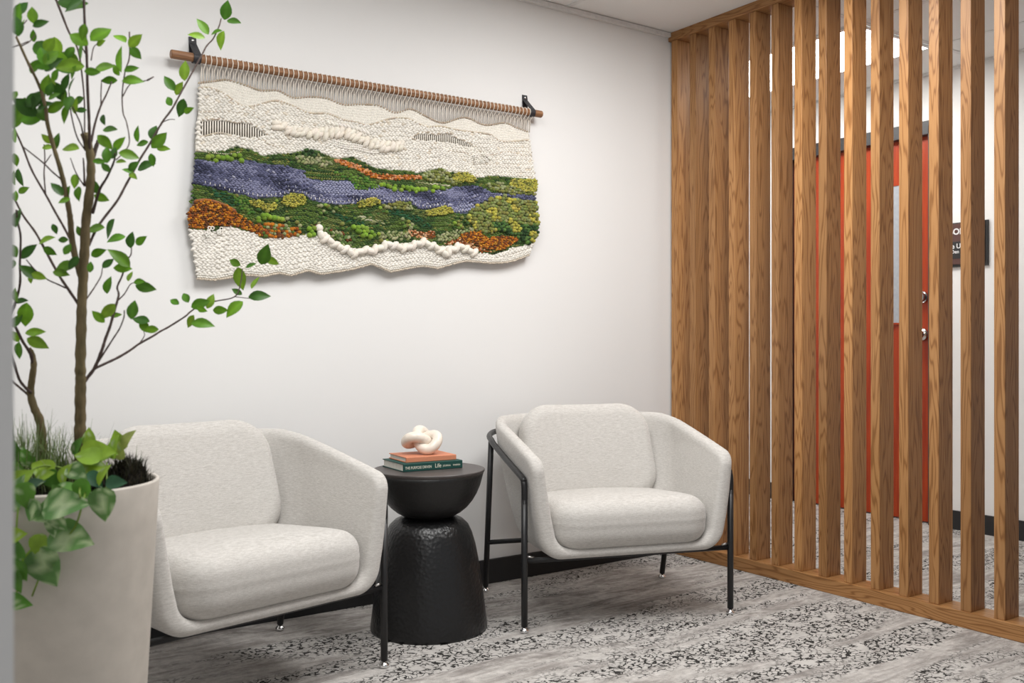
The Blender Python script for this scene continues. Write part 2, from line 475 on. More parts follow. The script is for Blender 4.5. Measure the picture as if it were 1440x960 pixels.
def seat_sdf(X, Y, Z):
    tl = -.085 * np.clip(Y + .1, -.25, .3)
    zc = .350 + .5 * tl + .013 * np.clip(1 - (X / .28)**2, 0, 1) * np.clip((Y + .30) / .1, 0, 1)
    R = .066
    qx = np.abs(X) - (.294 - R); qy = np.abs(Y + .096) - (.254 - R); qz = np.abs(Z - zc) - (.077 + .5 * tl - R)
    r2 = np.sqrt(np.maximum(qx + .03, 0)**2 + np.maximum(qy + .03, 0)**2) - .03
    return np.minimum(np.maximum(r2, qz), 0) + np.sqrt(np.maximum(r2, 0)**2 + np.maximum(qz, 0)**2) - R - .0024 * np.exp(-((Z - .366) / .006)**2)
AB = math.radians(15)
def back_sdf(X, Y, Z):
    y0, z0 = .186, .546
    s = (Z - z0) * math.cos(AB) + (Y - y0) * math.sin(AB)
    d_ = (Y - y0) * math.cos(AB) - (Z - z0) * math.sin(AB) + .45 * X * X
    w = .275 + .010 * np.clip(-s / .18, -1, 1)
    R2 = .118; R = .052; T = .062
    q1 = np.abs(X) - (w - R2); q2 = np.abs(s) - (.198 - R2)
    p = np.minimum(np.maximum(q1, q2), 0) + np.sqrt(np.maximum(q1, 0)**2 + np.maximum(q2, 0)**2) - R2
    T_ = T + .014 * np.clip(1 - (X / .26)**2, 0, 1) * np.clip(1 - (s / .19)**2, 0, 1)
    return rint(p, np.abs(d_) - T_, R)
def make_chair():
    r = empty('armchair', (0, 0, 0))
    sdf_mesh('shell', shell_sdf, (-.43, -.365, .225), (.43, .40, .745), .0066, FAB, r, 2)
    sdf_mesh('seat_cushion', seat_sdf, (-.32, -.39, .23), (.32, .20, .49), .0062, FAB, r, 2)
    sdf_mesh('back_cushion', back_sdf, (-.32, -.03, .32), (.32, .42, .80), .0068, FAB, r, 2)
    R = .0112
    XL = .3935
    # arm rail: from the front legs up over the arms and round the back
    half = [(XL, -.280, .44), (XL, -.280, .490), (XL, -.2735, .5135), (XL + .001, -.253, .5275), (XL + .008, -.10, .566), (XL + .011, .06, .604), (XL + .008, .115, .616), (.388, .200, .627), (.345, .280, .635), (.265, .332, .639), (.14, .358, .641)]
    P = half + [(-x, y, z) for x, y, z in reversed(half)]
    mb = MB(); mb.tube(catmull(P, 6), R, 12); mb.build('arm_rail', BLACKM, r)
    mb = MB(); mb.tube([(-XL, -.276, .244), (XL, -.276, .244)], .0095, 12); mb.build('front_rail', BLACKM, r)
    mb = MB(); mb.tube([(-.390, .232, .205), (.390, .232, .205)], .0095, 12); mb.build('rear_rail', BLACKM, r)
    for s in (-1, 1):
        mb = MB(); mb.tube([(s * .22, -.28, .247), (s * .22, -.05, .246), (s * .22, .235, .206)], .0095, 10); mb.build('side_rail', BLACKM, r)
        mb = MB(); bmv = None
        mb.tube([(s * (XL - .011), -.280, .2585), (s * (XL - .035), -.280, .2555)], .004, 8); mb.build('bracket', STEEL, r)
    for s in (-1, 1):
        for rear in (0, 1):
            mb = MB()
            top, bot = ((s * XL, -.280, .455), (s * XL, -.280, .022)) if not rear else ((s * (XL + .002), .145, .622), (s * .384, .274, .022))
            mb.tube([top, bot], R, 14); lg = mb.build('leg', BLACKM, r)
            x, y = bot[0], bot[1]
            bm = bmesh.new(); lathe(bm, [(.012, 0), (.0155, .003), (.0155, .009), (.011, .014), (.0075, .016), (.0075, .024)], 20, center=(x, y))
            from_bm('foot', bm, CHROME, lg, True)
    return r
def copy_tree(o, parent=None):
    c = o.copy(); C.objects.link(c)
    if parent is not None: c.parent = parent
    for ch in [x for x in list(C.objects) if x.parent == o]: copy_tree(ch, c)
    return c
chair_r = make_chair()
chair_l = copy_tree(chair_r)
chair_r.location = (-.822, -.486, 0); chair_r.rotation_euler = (0, 0, math.radians(-18.4))
al = math.radians(11.8)
# front right foot of this chair stands at (-1.836, -.663)
fx, fy = .3935, -.280
chair_l.location = (-1.836 - (fx * math.cos(al) - fy * math.sin(al)), -.663 - (fx * math.sin(al) + fy * math.cos(al)), 0); chair_l.rotation_euler = (0, 0, al)
tag(chair_r, 'oatmeal upholstered armchair with black tube frame, standing in front of the wooden slats', 'armchair', 'pair of oatmeal armchairs')
tag(chair_l, 'oatmeal upholstered armchair with black tube frame, standing behind the potted tree', 'armchair', 'pair of oatmeal armchairs')

# ------------------------------------------------------------------ side table with books and knot
TX, TY = -1.518, -.383
tb = tag(empty('side_table', (TX, TY, 0)), 'black hourglass side table with hammered domed base between the two armchairs', 'side table')
bm = bmesh.new()
lathe(bm, [(.202, 0), (.203, .01), (.197, .06), (.190, .12), (.182, .18), (.172, .24), (.162, .29), (.150, .33), (.137, .358), (.118, .376), (.098, .385), (.085, .388)], 96)
from_bm('base', bm, TBASE, tb, True)
bm = bmesh.new()
lathe(bm, [(.080, .386), (.090, .391), (.112, .403), (.134, .421), (.152, .443), (.167, .468), (.179, .497), (.187, .527), (.1905, .540)], 96)
from_bm('bowl', bm, TBOWL, tb, True)
bm = bmesh.new(); lathe(bm, [(.1905, .540), (.194, .545), (.1945, .550), (.193, .552)], 96); from_bm('table_top', bm, TTOP, tb, False)
def book(name, A, B, depth, z, th, cover, label, cat='book'):
    A = Vector((A[0], A[1], 0)); B = Vector((B[0], B[1], 0)); L = (B - A).length
    r = empty(name, (A.x, A.y, z), math.atan2(B.y - A.y, B.x - A.x)); tag(r, label, cat)
    ct = .0028
    bm = bmesh.new()
    bm_box(bm, 0, L, .004, depth, 0, ct, .0008); bm_box(bm, 0, L, .004, depth, th - ct, th, .0008)
    from_bm('cover', bm, cover, r)
    bm = bmesh.new(); bm_box(bm, 0, L, -.001, .006, 0, th, .002, 3); sp = from_bm('spine', bm, cover, r)
    bm = bmesh.new(); bm_box(bm, .004, L - .004, .006, depth - .004, ct, th - ct); from_bm('pages', bm, PAPER, r)
    return r, sp, L
zt = .552
bg, sp, L = book('book', (-1.637, -.417), (-1.411, -.432), .178, zt, .0275, BOOKG, 'thick dark green hardback with pale spine lettering lying on the black table')
MS = lambda x, z: Matrix.Translation((x, -.0012, z)) @ Matrix.Rotation(PI / 2, 4, 'X')
text_mesh('lettering', 'THE PURPOSE DRIVEN', .0135, INK, sp, MS(.006, .0085), .0002, .74)
text_mesh('lettering', 'Life', .0205, INK, sp, MS(.1180, .0080), .0002, .85)
text_mesh('lettering', 'JOURNAL', .0085, INK, sp, MS(.1490, .0098), .0002, .85)
text_mesh('lettering', 'WARREN', .0080, INK, sp, MS(.1880, .0100), .0002, .85)
bo, sp2, L2 = book('book', (-1.613, -.392), (-1.423, -.410), .156, zt + .0275, .0180, BOOKO, 'thinner coral orange book lying on top of the green book')
# ceramic knot
KROT = 50
kn = empty('knot_sculpture', (-1.506, -.318, zt + .0455), math.radians(-26)); tag(kn, 'cream ceramic knot ornament resting on the coral book', 'ornament')
P = []
for i in range(120):
    t = 2 * PI * i / 120
    P.append(Vector(((math.sin(t) + 2 * math.sin(2*t)) * .0215, (math.cos(t) - 2 * math.cos(2*t)) * .0190, -math.sin(3*t) * .0200)))
Mk = Matrix.Rotation(math.radians(6), 3, 'Y') @ Matrix.Rotation(math.radians(12), 3, 'X') @ Matrix.Rotation(math.radians(KROT), 3, 'Z')
P = [Mk @ p for p in P]
zmin = min(p.z for p in P)
P = [p + Vector((0, 0, -zmin + .0188)) for p in P]
mb = MB(); mb.tube(P, .0188, 20, True); mb.build('knot_body', KNOT, kn)

# ------------------------------------------------------------------ woven wall hanging
YT = -.030
def W(u, v, y=YT): p = on_y(u, v, y); return (p.x, p.z)
def curve(pts):
    q = sorted(W(u, v) for u, v in pts); xs = np.array([a for a, b in q]); zs = np.array([b for a, b in q])
    return lambda x: np.interp(x, xs, zs)
T0p = [(279,117),(300,114.5),(319.7,113),(347,121),(366.5,127.7),(390,127.7),(411,137.5),(434.7,136.5),(458,138.4),(481.5,147.2),(505,147),(531,148.7),(554.6,158.5),(576,153.6),(593.6,161.4),(621,173),(652,165.3),(681,176),(708.5,173),(726,180),(743,186)]
T1p = [(279,124),(294,124),(314,132),(339,149),(357,149),(386,142),(411,149),(433,159),(460,160),(480,168),(500,172),(517.5,176),(549,167),(572,167),(597,178),(619,178),(648,184),(687,189),(705,199),(743,197)]
CGp = [(272,213),(306,213.5),(329,206),(350,209),(371,220),(392,215.6),(408,215.6),(429,210.4),(446,212.5),(469,223),(496,221),(512.5,229),(527,236.5),(562.5,239.6),(587.5,242.7),(614.6,236.5),(633,242.7),(656,242.7),(669,250),(698,247),(725,250),(754,252)]
GBp = [(272,224),(298,227),(341.7,225),(375,231),(400,233),(423,239.6),(429,250),(450,254),(489.6,254),(525,259.4),(552,266.7),(583,268.7),(623,267.7),(641.7,262.5),(667,260.4),(694,272),(721,272),(754,273)]
BGp = [(268,258),(302,264.6),(333,273),(358,279),(394,277),(404,272),(427,273),(435,281),(469,288.5),(500,286),(531,281),(537,287.5),(575,283),(583,291.7),(598,294.8),(625,289.6),(637.5,299),(654,301),(677,285),(708,276),(725,280),(754,284)]
GCp = [(264,322),(304,325),(319,317),(354,327),(371,336.5),(396,334),(423,331),(439.6,329),(458,337.5),(480,345),(500,350),(541.7,344.8),(587.5,339.6),(616.7,345.8),(646,345),(673,356),(694,358),(721,348),(756,339)]
BEp = [(274,392.7),(300,394.8),(320,391.5),(337.5,387.5),(352,388),(367,389.6),(380,387),(392,385),(408,388.5),(431,381),(450,386.5),(479,382),(500,378),(521,372),(548,383),(573,378),(594,375),(614.6,378),(635,372),(654,367.7),(687.5,370.8),(705,370.5),(721,367.7),(746,358)]
T0, T1, CG, GB, BG, GC, BE = map(curve, (T0p, T1p, CGp, GBp, BGp, GCp, BEp))
Lp = sorted((W(u, v)[1], W(u, v)[0]) for u, v in [(281,112),(281,124),(279,165),(275,205),(275,232),(272,258),(266,300),(267,322),(272,350),(278,394)])
Rp = sorted((W(u, v)[1], W(u, v)[0]) for u, v in [(742,180),(745,200),(751,250),(750,275),(754,285),(756,320),(750,340),(743,360)])
XL_ = lambda z: np.interp(z, [a for a, b in Lp], [b for a, b in Lp])
XR_ = lambda z: np.interp(z, [a for a, b in Rp], [b for a, b in Rp])
def poly(pts): return [W(u, v) for u, v in pts]
def inside(P, x, z):
    c = False; j = len(P) - 1
    for i in range(len(P)):
        if (P[i][1] > z) != (P[j][1] > z) and x < (P[j][0]-P[i][0]) * (z-P[i][1]) / (P[j][1]-P[i][1]) + P[i][0]: c = not c
        j = i
    return c
wh = empty('wall_hanging', (0, 0, 0)); tag(wh, 'woven wool landscape tapestry of cream, green, blue and orange yarn hanging from a wooden dowel', 'wall hanging')
# unit ellipsoid used for every stitch
_bm = bmesh.new(); bmesh.ops.create_icosphere(_bm, subdivisions=1, radius=1.0)
UV_ = np.array([v.co[:] for v in _bm.verts]); _bm.verts.index_update()
UF_ = np.array([[v.index for v in f.verts] for f in _bm.faces]); _bm.free()
_bm = bmesh.new(); bmesh.ops.create_icosphere(_bm, subdivisions=2, radius=1.0)
UV2 = np.array([v.co[:] for v in _bm.verts]); _bm.verts.index_update()
UF2 = np.array([[v.index for v in f.verts] for f in _bm.faces]); _bm.free()
class Stitches:
    def __init__(s, hi=False): s.r = []; s.hi = hi
    def put(s, x, z, y, a, b, c, ang, col): s.r.append((x, z, y, a, b, c, ang) + tuple(col))
    def build(s, name):
        if not s.r: return
        U, Fc = (UV2, UF2) if s.hi else (UV_, UF_)
        A = np.array(s.r); n = len(A)
        lx = U[None, :, 0] * A[:, 3, None]; lz = U[None, :, 2] * A[:, 4, None]; ly = U[None, :, 1] * A[:, 5, None]
        co, si = np.cos(A[:, 6, None]), np.sin(A[:, 6, None])
        V = np.stack([A[:, 0, None] + lx*co - lz*si, A[:, 2, None] + ly, A[:, 1, None] + lx*si + lz*co], 2).reshape(-1, 3)
        F = (Fc[None] + (np.arange(n) * len(U))[:, None, None]).reshape(-1, 3)
        me = bpy.data.meshes.new(name)
        me.vertices.add(len(V)); me.vertices.foreach_set('co', V.astype(np.float32).ravel())
        me.loops.add(len(F) * 3); me.loops.foreach_set('vertex_index', F.astype(np.int32).ravel())
        me.polygons.add(len(F)); me.polygons.foreach_set('loop_start', np.arange(0, len(F) * 3, 3, dtype=np.int32))
        me.update(calc_edges=True); me.validate()
        K = np.concatenate([np.repeat(A[:, 7:10], len(U), 0), np.ones((n * len(U), 1))], 1)
        at = me.color_attributes.new('Col', 'FLOAT_COLOR', 'POINT'); at.data.foreach_set('color', K.astype(np.float32).ravel())
        return link(name, me, YARN, wh, True)
def vjit(c, s=.1):
    k = 1 + random.uniform(-s, s); return tuple(min(1, q * k) for q in c)
def jit(c, s=.12):
    k = 1 + random.uniform(-s, s); return tuple(min(1, max(0, x * k * (1 + random.uniform(-s*.3, s*.3)))) for x in c)
CREAM = (.81, .775, .71); TAN = (.50, .41, .31)
LBLUE = (.195, .200, .305); MBLUE = (.105, .110, .190); DBLUE = (.045, .048, .088)
GREEN = (.095, .155, .030); DGREEN = (.022, .055, .016); OLIVE = (.19, .195, .050); LIME = (.22, .33, .045); YEL = (.42, .385, .070); SAGE = (.285, .305, .15)
ORG = (.46, .155, .015); RUST = (.28, .075, .015); PEACH = (.60, .28, .135); BRN = (.16, .06, .02)
# windows in the weave where only the warp shows
WIN1 = poly([(281,170),(295,169),(310,169),(330,173),(345,171.5),(360,179),(376,191),(360,194),(340,193.5),(320,190),(300,190),(281,194)])
WIN2 = poly([(576,196),(583,191),(592,187.5),(603,187.5),(612,190),(622,187.5),(633,189),(642,195),(655,200),(668,208),(655,207),(640,203),(622,200),(605,198.5),(590,198)])
# backing cloth
NXg, NZg = 230, 96
mbk = MB()
xs = np.linspace(-2.225, -.80, NXg)
grid = {}
def bk(i, j):
    x = xs[i]; zt_, zb = float(T0(x)), float(BE(x)); z = zt_ + (zb - zt_) * j / NZg
    x2 = min(max(x, float(XL_(z))), float(XR_(z)))
    return (x2, z)
VV, FF = [], []
for i in range(NXg):
    for j in range(NZg + 1):
        x, z = bk(i, j); VV.append((x, YT + .006, z))
for i in range(NXg - 1):
    for j in range(NZg):
        q = [i*(NZg+1)+j, (i+1)*(NZg+1)+j, (i+1)*(NZg+1)+j+1, i*(NZg+1)+j+1]
        cx = sum(VV[k][0] for k in q) / 4; cz = sum(VV[k][2] for k in q) / 4
        if abs(VV[q[0]][0] - VV[q[1]][0]) < 1e-6 and abs(VV[q[2]][0] - VV[q[3]][0]) < 1e-6: continue
        if inside(WIN1, cx, cz) or inside(WIN2, cx, cz): continue
        FF.append(q)
mbk.add(VV, FF, (.74, .70, .62))
def back_col(x, z):
    if z > float(CG(x)): return (.74, .70, .62)
    if z > float(GB(x)): return (.07, .11, .03)
    if z > float(BG(x)): return (.09, .10, .18)
    if z > float(GC(x)): return (.06, .10, .028)
    return (.70, .66, .58)
mbk.K = [back_col(v[0], v[2]) + (1,) for v in VV]
ob = mbk.build('backing_cloth', YARN, wh, True, True)
so = ob.modifiers.new('thick', 'SOLIDIFY'); so.thickness = .010; so.offset = -1
bpy.context.view_layer.objects.active = ob
# patches of coloured yarn
PATCH = [
 ('orange', [(262,300),(273,283),(292,281),(319,289),(337,302),(362,317),(372,325),(371,334),(354,326),(330,318),(300,318),(285,322),(266,320)]),
 ('rustmix', [(360,316),(396,314),(424,324),(424,331),(396,334),(372,336)]),
 ('yellow', [(394,286),(398,277),(407,272),(420,272),(428,276),(430,287),(415,291),(402,290)]),
 ('yellow', [(348,282),(362,281),(375,287),(387,284),(389,292),(382,297),(365,293),(350,289)]),
 ('yellow', [(500,284),(512,281),(524,278),(533,281),(534,287),(518,290),(504,292)]),
 ('yellow', [(598,297),(610,293),(625,289),(634,293),(636,299),(622,302),(605,304),(597,302)]),
 ('yellow', [(633,246),(645,243),(657,243),(667,250),(665,256),(650,256),(636,254)]),
 ('yellow', [(715,252),(753,252),(754,270),(738,271),(729,265),(716,262)]),
 ('bush', [(654,300),(668,290),(677,284),(690,279),(708,275),(724,280),(752,284),(757,320),(752,338),(742,342),(730,336),(716,329),(696,326),(680,326),(664,320),(656,310)]),
 ('orange', [(643,333),(652,327),(662,325),(674,325),(683,334),(705,332),(726,334),(727,338),(716,345),(708,351),(690,352),(672,347),(660,341),(648,341)]),
 ('peach', [(623,342),(636,336),(648,334),(660,341),(676,349),(690,354),(676,355),(655,346),(640,343),(628,345)]),
 ('peach', [(571,322),(590,326),(610,324),(612,333),(600,337),(585,334),(573,330)]),
 ('lime', [(288,219),(300,217),(318,218),(330,217),(342,219),(342,226),(320,227),(298,227)]),
 ('lime', [(355,301),(368,299),(380,302),(397,307),(396,312),(378,311),(362,311)]),
 ('lime', [(428,322),(436,318),(443,322),(442,331),(432,331)]),
 ('lime', [(494,320),(503,315),(513,320),(526,324),(529,332),(518,336),(505,330),(496,328)]),
 ('lime', [(530,257),(545,260),(560,262),(585,265),(624,262),(624,268),(583,270),(552,267),(533,262)]),
 ('sage', [(412,222),(428,219),(446,218),(460,224),(468,231),(455,235),(440,234),(420,229)]),
 ('darkball', [(424,212),(434,209),(443,211),(445,219),(432,220),(424,218)]),
 ('coralstrip', [(467,222),(478,224),(492,229),(505,233),(518,240),(530,245),(550,246),(575,246),(593,247),(592,253),(570,253),(545,253),(526,252),(510,244),(498,238),(482,233),(469,228)]),
 ('sage', [(531,332),(545,326),(560,324),(575,330),(574,337),(555,337),(538,338)]),
 ('sage', [(613,334),(630,326),(648,322),(676,321),(676,324),(652,327),(640,334),(625,341),(615,341)]),
 ('darkgreen', [(545,293),(562,295),(585,303),(600,314),(612,320),(600,324),(582,316),(560,305),(545,299)]),
 ('darkgreen', [(300,268),(320,273),(330,282),(340,289),(330,292),(315,284),(300,274)]),
 ('darkgreen', [(465,298),(485,304),(505,310),(520,314),(505,318),(485,312),(468,305)]),
 ('greenball', [(330,276),(348,280),(350,292),(365,298),(350,302),(338,296),(330,286)]),
 ('greenball', [(500,268),(530,264),(530,258),(512,250),(495,246),(480,243),(470,240),(470,246),(490,252)]),
 ('olive', [(590,246),(600,241),(615,237),(632,243),(634,253),(650,258),(640,260),(618,256),(600,255)]),
 ('olive', [(680,258),(700,257),(716,260),(738,270),(753,271),(752,274),(720,274),(698,270),(684,264)]),
 ('olive', [(535,288),(560,284),(576,284),(582,294),(570,297),(550,294),(536,292)]),
 ('sagepale', [(586,256),(600,256),(620,258),(633,260),(628,264),(605,262),(588,259)]),
 ('sagepale', [(500,302),(520,305),(540,312),(544,315),(525,313),(505,309)]),
 ('mixgreen', [(440,312),(452,315),(470,325),(495,332),(500,346),(480,344),(462,336),(446,326)]),
 ('mixgreen', [(372,318),(388,318),(390,328),(378,331)]),
]
PP = [(k, poly(p)) for k, p in PATCH]
SPEC = { # pitch, long, short, depth, colours, hi
 'orange': (.0082, .0062, .0050, .0105, [ORG, ORG, (.56,.26,.03), RUST, BRN, BRN]),
 'rustmix': (.0125, .0098, .0082, .0120, [RUST, GREEN, ORG, BRN, SAGE]),
 'yellow': (.0068, .0050, .0042, .0130, [YEL, YEL, OLIVE, (.52,.48,.10)]),
 'bush': (.0142, .0102, .0094, .0150, [OLIVE, GREEN, YEL, (.16,.21,.045), (.24,.26,.08)]),
 'peach': (.0078, .0058, .0045, .0075, [PEACH, RUST, (.62,.38,.22), BRN]),
 'lime': (.0165, .0118, .0108, .0150, [LIME, (.20,.33,.035), (.16,.27,.03)]),
 'sage': (.0130, .0105, .0062, .0095, [SAGE, (.34,.34,.19), (.20,.24,.09)]),
 'sagepale': (.0115, .0110, .0040, .0055, [(.52,.50,.34), SAGE]),
 'darkball': (.0120, .0088, .0080, .0110, [DGREEN, (.05,.10,.03)]),
 'coralstrip': (.0085, .0068, .0052, .0085, [ORG, PEACH, (.58,.20,.05), (.62,.30,.14), RUST]),
 'darkgreen': (.0105, .0110, .0045, .0070, [DGREEN, (.02,.085,.035)]),
 'greenball': (.0115, .0082, .0070, .0095, [(.065,.16,.025), GREEN, (.12,.22,.035)]),
 'olive': (.0125, .0092, .0082, .0120, [OLIVE, (.15,.18,.04), SAGE]),
 'mixgreen': (.0130, .0112, .0066, .0110, [GREEN, SAGE, (.09,.15,.04), BRN]),
}
GROUP = {'orange': 'orange_tufts', 'rustmix': 'rust_tufts', 'yellow': 'yellow_tufts', 'bush': 'olive_bush', 'peach': 'peach_tufts', 'lime': 'lime_puffs', 'sage': 'sage_braid', 'sagepale': 'sage_braid',
         'darkball': 'green_puffs', 'coralstrip': 'coral_strip', 'darkgreen': 'dark_green_weave', 'greenball': 'green_puffs', 'olive': 'olive_puffs', 'mixgreen': 'mixed_green_tufts'}
ST = {}
def st(name, hi=False):
    if name not in ST: ST[name] = Stitches(hi)
    return ST[name]
def which(x, z):
    for k, p in PP:
        if inside(p, x, z): return k
    return None
for pi, (k, P) in enumerate(PP):
    pitch, a, b, c, cols = SPEC[k]
    x0, x1 = min(p[0] for p in P), max(p[0] for p in P); z0, z1 = min(p[1] for p in P), max(p[1] for p in P)
    nz = max(1, int((z1 - z0) / (pitch * .82))); row = 0
    z = z0
    while z <= z1:
        x = x0 + (row % 2) * pitch / 2
        while x <= x1:
            xx, zz = x + random.gauss(0, pitch * .16), z + random.gauss(0, pitch * .14)
            if inside(P, xx, zz):
                col = random.choice(cols)
                if k == 'bush':
                    f = (zz - z0) / (z1 - z0); g = (xx - x0) / (x1 - x0)
                    n = math.sin(xx * 60) + math.sin(zz * 75 + xx * 30)
                    col = random.choice([YEL, (.40,.37,.06), OLIVE]) if n > .55 else (random.choice([DGREEN, (.05,.11,.03), (.08,.16,.035)]) if (f < .42 and g > .35) else random.choice([(.16,.20,.05), OLIVE, (.22,.25,.09)]))
                sc_ = random.uniform(.82, 1.15)
                ang = random.uniform(-.6, .6) if k not in ('sage', 'mixgreen') else (.75 if row % 2 else -.75) + random.uniform(-.2, .2)
                st((GROUP[k], pi)).put(xx, zz, YT - c * .45, a * sc_, b * sc_, c * sc_, ang, jit(col, .18))
            x += pitch
        z += pitch * .82; row += 1
def band(name, A, B, px, pz, a, b, c, colf, skip, herring=.55, wob=.0):
    x = -2.235
    mid = lambda x: .5 * (float(A(x)) + float(B(x)))
    s = st(name)
    while x < -.79:
        za, zb = float(A(x)), float(B(x)); m = mid(x)
        slope = (mid(x + .01) - mid(x - .01)) / .02
        kmin, kmax = int(math.floor((zb - m) / pz)) - 1, int(math.ceil((za - m) / pz)) + 1
        for k in range(kmin, kmax + 1):
            xx = x + (px / 2 if k % 2 else 0) + random.gauss(0, px * .06)
            z = m + k * pz + random.gauss(0, pz * .08)
            if z > za - b * .3 or z < zb + b * .3: continue
            if xx < float(XL_(z)) - .001 or xx > float(XR_(z)) + .001: continue
            if skip(xx, z): continue
            r = colf(xx, z, k)
            if r is None: continue
            col, sca = r
            s.put(xx, z, YT - c * .35, a * sca, b * sca, c * sca * random.uniform(.85, 1.2), math.atan(slope) + (herring if k % 2 else -herring) + random.uniform(-.14, .14), vjit(col, .10))
        x += px
inwin = lambda x, z: inside(WIN1, x, z) or inside(WIN2, x, z)
# dents near the windows and the plain weave are kept flat
def cream_col(x, z, k):
    d = math.sin(x * 9 + 1.2) + math.sin(z * 40 + x * 13)
    return (CREAM if random.random() > .04 else (.70, .63, .53)), (1.0 if d > -.2 else .82)
band('cream_weave', T1, CG, .0150, .0086, .0112, .0056, .0085, cream_col, inwin)
def fine_cream(x, z, k): return CREAM, 1
band('plain_weave', T0, T1, .0064, .0095, .0028, .0064, .0046, fine_cream, inwin, .0)
def green_col(x, z, k):
    n = math.sin(x * 31 + 2) + math.sin(z * 55 - x * 12)
    c = GREEN if n > .3 else ((.050, .098, .024) if n > -.9 else (.13, .165, .045))
    if random.random() < .22: c = random.choice([OLIVE, DGREEN, (.15, .20, .06), (.06, .14, .03)])
    if k % 3 == 0: c = tuple(q * .6 for q in c)
    return c, 1
skp = lambda x, z: which(x, z) is not None
band('green_weave', CG, GB, .0108, .0072, .0086, .0044, .0068, green_col, skp, .38)
band('lower_green_weave', BG, GC, .0108, .0072, .0086, .0044, .0068, green_col, skp, .38)
LENS = poly([(440,258),(470,256),(505,257),(530,262),(535,268),(510,274),(480,276),(455,272),(444,266)])
LENS2 = poly([(640,289),(655,284),(668,287),(664,296),(650,300),(638,298)])
def blue_col(x, z, k):
    if inside(LENS, x, z) or inside(LENS2, x, z): return (.31, .32, .45), .8
    n = math.sin(x * 22 + z * 30) + math.sin(z * 95 + x * 9) + random.gauss(0, .5)
    g = (x + 2.2) / 1.4
    c = MBLUE if n < .4 else LBLUE
    if n < -1.2: c = DBLUE
    if random.random() < .02: c = (.36, .36, .45)
    return tuple(q * (1 + .15 * g) for q in c), 1.0 + .15 * math.sin(x * 40)
band('blue_weave', GB, BG, .0130, .0076, .0108, .0052, .0095, blue_col, skp, .5)
band('lower_cream_weave', GC, (lambda x: BE(x) + .018),   .0155, .0088, .0120, .0064, .0070, lambda x, z, k: (CREAM, 1), lambda x, z: False, .5)
band('hem', (lambda x: BE(x) + .020), BE, .0085, .0074, .0064, .0042, .0075, lambda x, z, k: ((CREAM if k > -1 else (.62, .54, .44)), 1), lambda x, z: False, .25)
# loose puffs scattered over the lower hills
pf = st('lower_green_weave')
for q in range(520):
    x = random.uniform(-2.2, -.98); a_, b_ = float(BG(x)), float(GC(x)); z = random.uniform(b_ + .012, a_ - .004)
    n = math.sin(x * 23 + z * 40 + 1) + math.sin(z * 62 - x * 31)
    if n < .55 or which(x, z) or x < float(XL_(z)) + .005: continue
    r = random.uniform(.0055, .0092)
    pf.put(x, z, YT - .008, r * 1.2, r, r * 1.3, random.uniform(-.6, .6), jit(random.choice([GREEN, (.10, .17, .03), SAGE, OLIVE, LIME, (.05, .11, .025)]), .15))
# white tacking stitches along the river edge
ws = st('white_stitches')
x = -2.19
while x < -1.16:
    z = float(BG(x)) + .010 + random.gauss(0, .002)
    ws.put(x, z, YT - .011, .0014, .0056, .0020, random.uniform(-.15, .15), CREAM)
    x += .0165
for q in range(85):
    x = random.uniform(-2.1, -.95); a_, b_ = float(GB(x)), float(BG(x)); z = random.uniform(b_ + .01, (a_ + b_) / 2 + .004)
    ws.put(x, z, YT - .011, .0012, .0034, .0016, random.uniform(-.2, .2), (.62, .62, .70))
# fluffy cloud and the roving braid
def along(pts, step):
    P = catmull([(W(u, v)[0], YT, W(u, v)[1]) for u, v in pts], 12); out = []; acc = 0
    for a, b in zip(P, P[1:]):
        L_ = (b - a).length; t = -acc
        while t + step <= L_:
            t += step
            if t >= 0: out.append((a.lerp(b, t / L_), math.atan2(b.z - a.z, b.x - a.x)))
        acc = L_ - t
    return out
cl = st('roving_cloud', True)
for p, an in along([(380,172),(393,179),(408,184),(425,187),(445,187),(465,188),(482,187),(500,193),(515,200),(530,205),(548,207),(565,205)], .021):
    for dz in (.004, -.006):
        cl.put(p.x + random.gauss(0, .003), p.z + dz + random.gauss(0, .002), YT - .010, random.uniform(.016, .024), random.uniform(.0095, .0130), .015, an + random.uniform(.5, 1.4), jit((.80, .74, .64), .05))
for p, an in along([(452,196),(468,201),(485,206),(500,207),(515,211),(530,212),(536,208)], .0085):
    for dz in (-.008, 0, .008): cl.put(p.x + random.gauss(0, .001), p.z + dz, YT - .007, .0050, .0046, .0060, random.uniform(-.5, .5), jit(CREAM, .05))
for p, an in along([(455,172),(470,175),(488,178),(505,183),(518,188)], .016):
    cl.put(p.x, p.z, YT - .006, .011, .0060, .0075, an - .6, jit(CREAM, .04))
br = st('roving_braid', True)
brp = [(446,323),(452,334),(462,339),(472,346),(484,351),(497,357),(508,352),(519,353),(531,349),(545,344),(556,347),(568,349),(580,345),(592,341),(603,345),(614,350),(624,357),(634,351),(645,347),(654,351),(666,356)]
for i, (p, an) in enumerate(along(brp, .0215)):
    br.put(p.x, p.z, YT - .012, .0235, .0130, .0160, an + (.95 if i % 2 else -.25) + random.uniform(-.15, .15), jit((.83, .77, .68), .05))
br.put(*W(447, 321), YT - .012, .015, .015, .014, 0, (.84, .77, .69))
br.put(*W(455, 331), YT - .012, .012, .013, .012, 0, (.84, .77, .69))
for name, s in ST.items():
    o = s.build(name if isinstance(name, str) else name[0])
    if o is not None and name == 'white_stitches': o['kind'] = 'stuff'
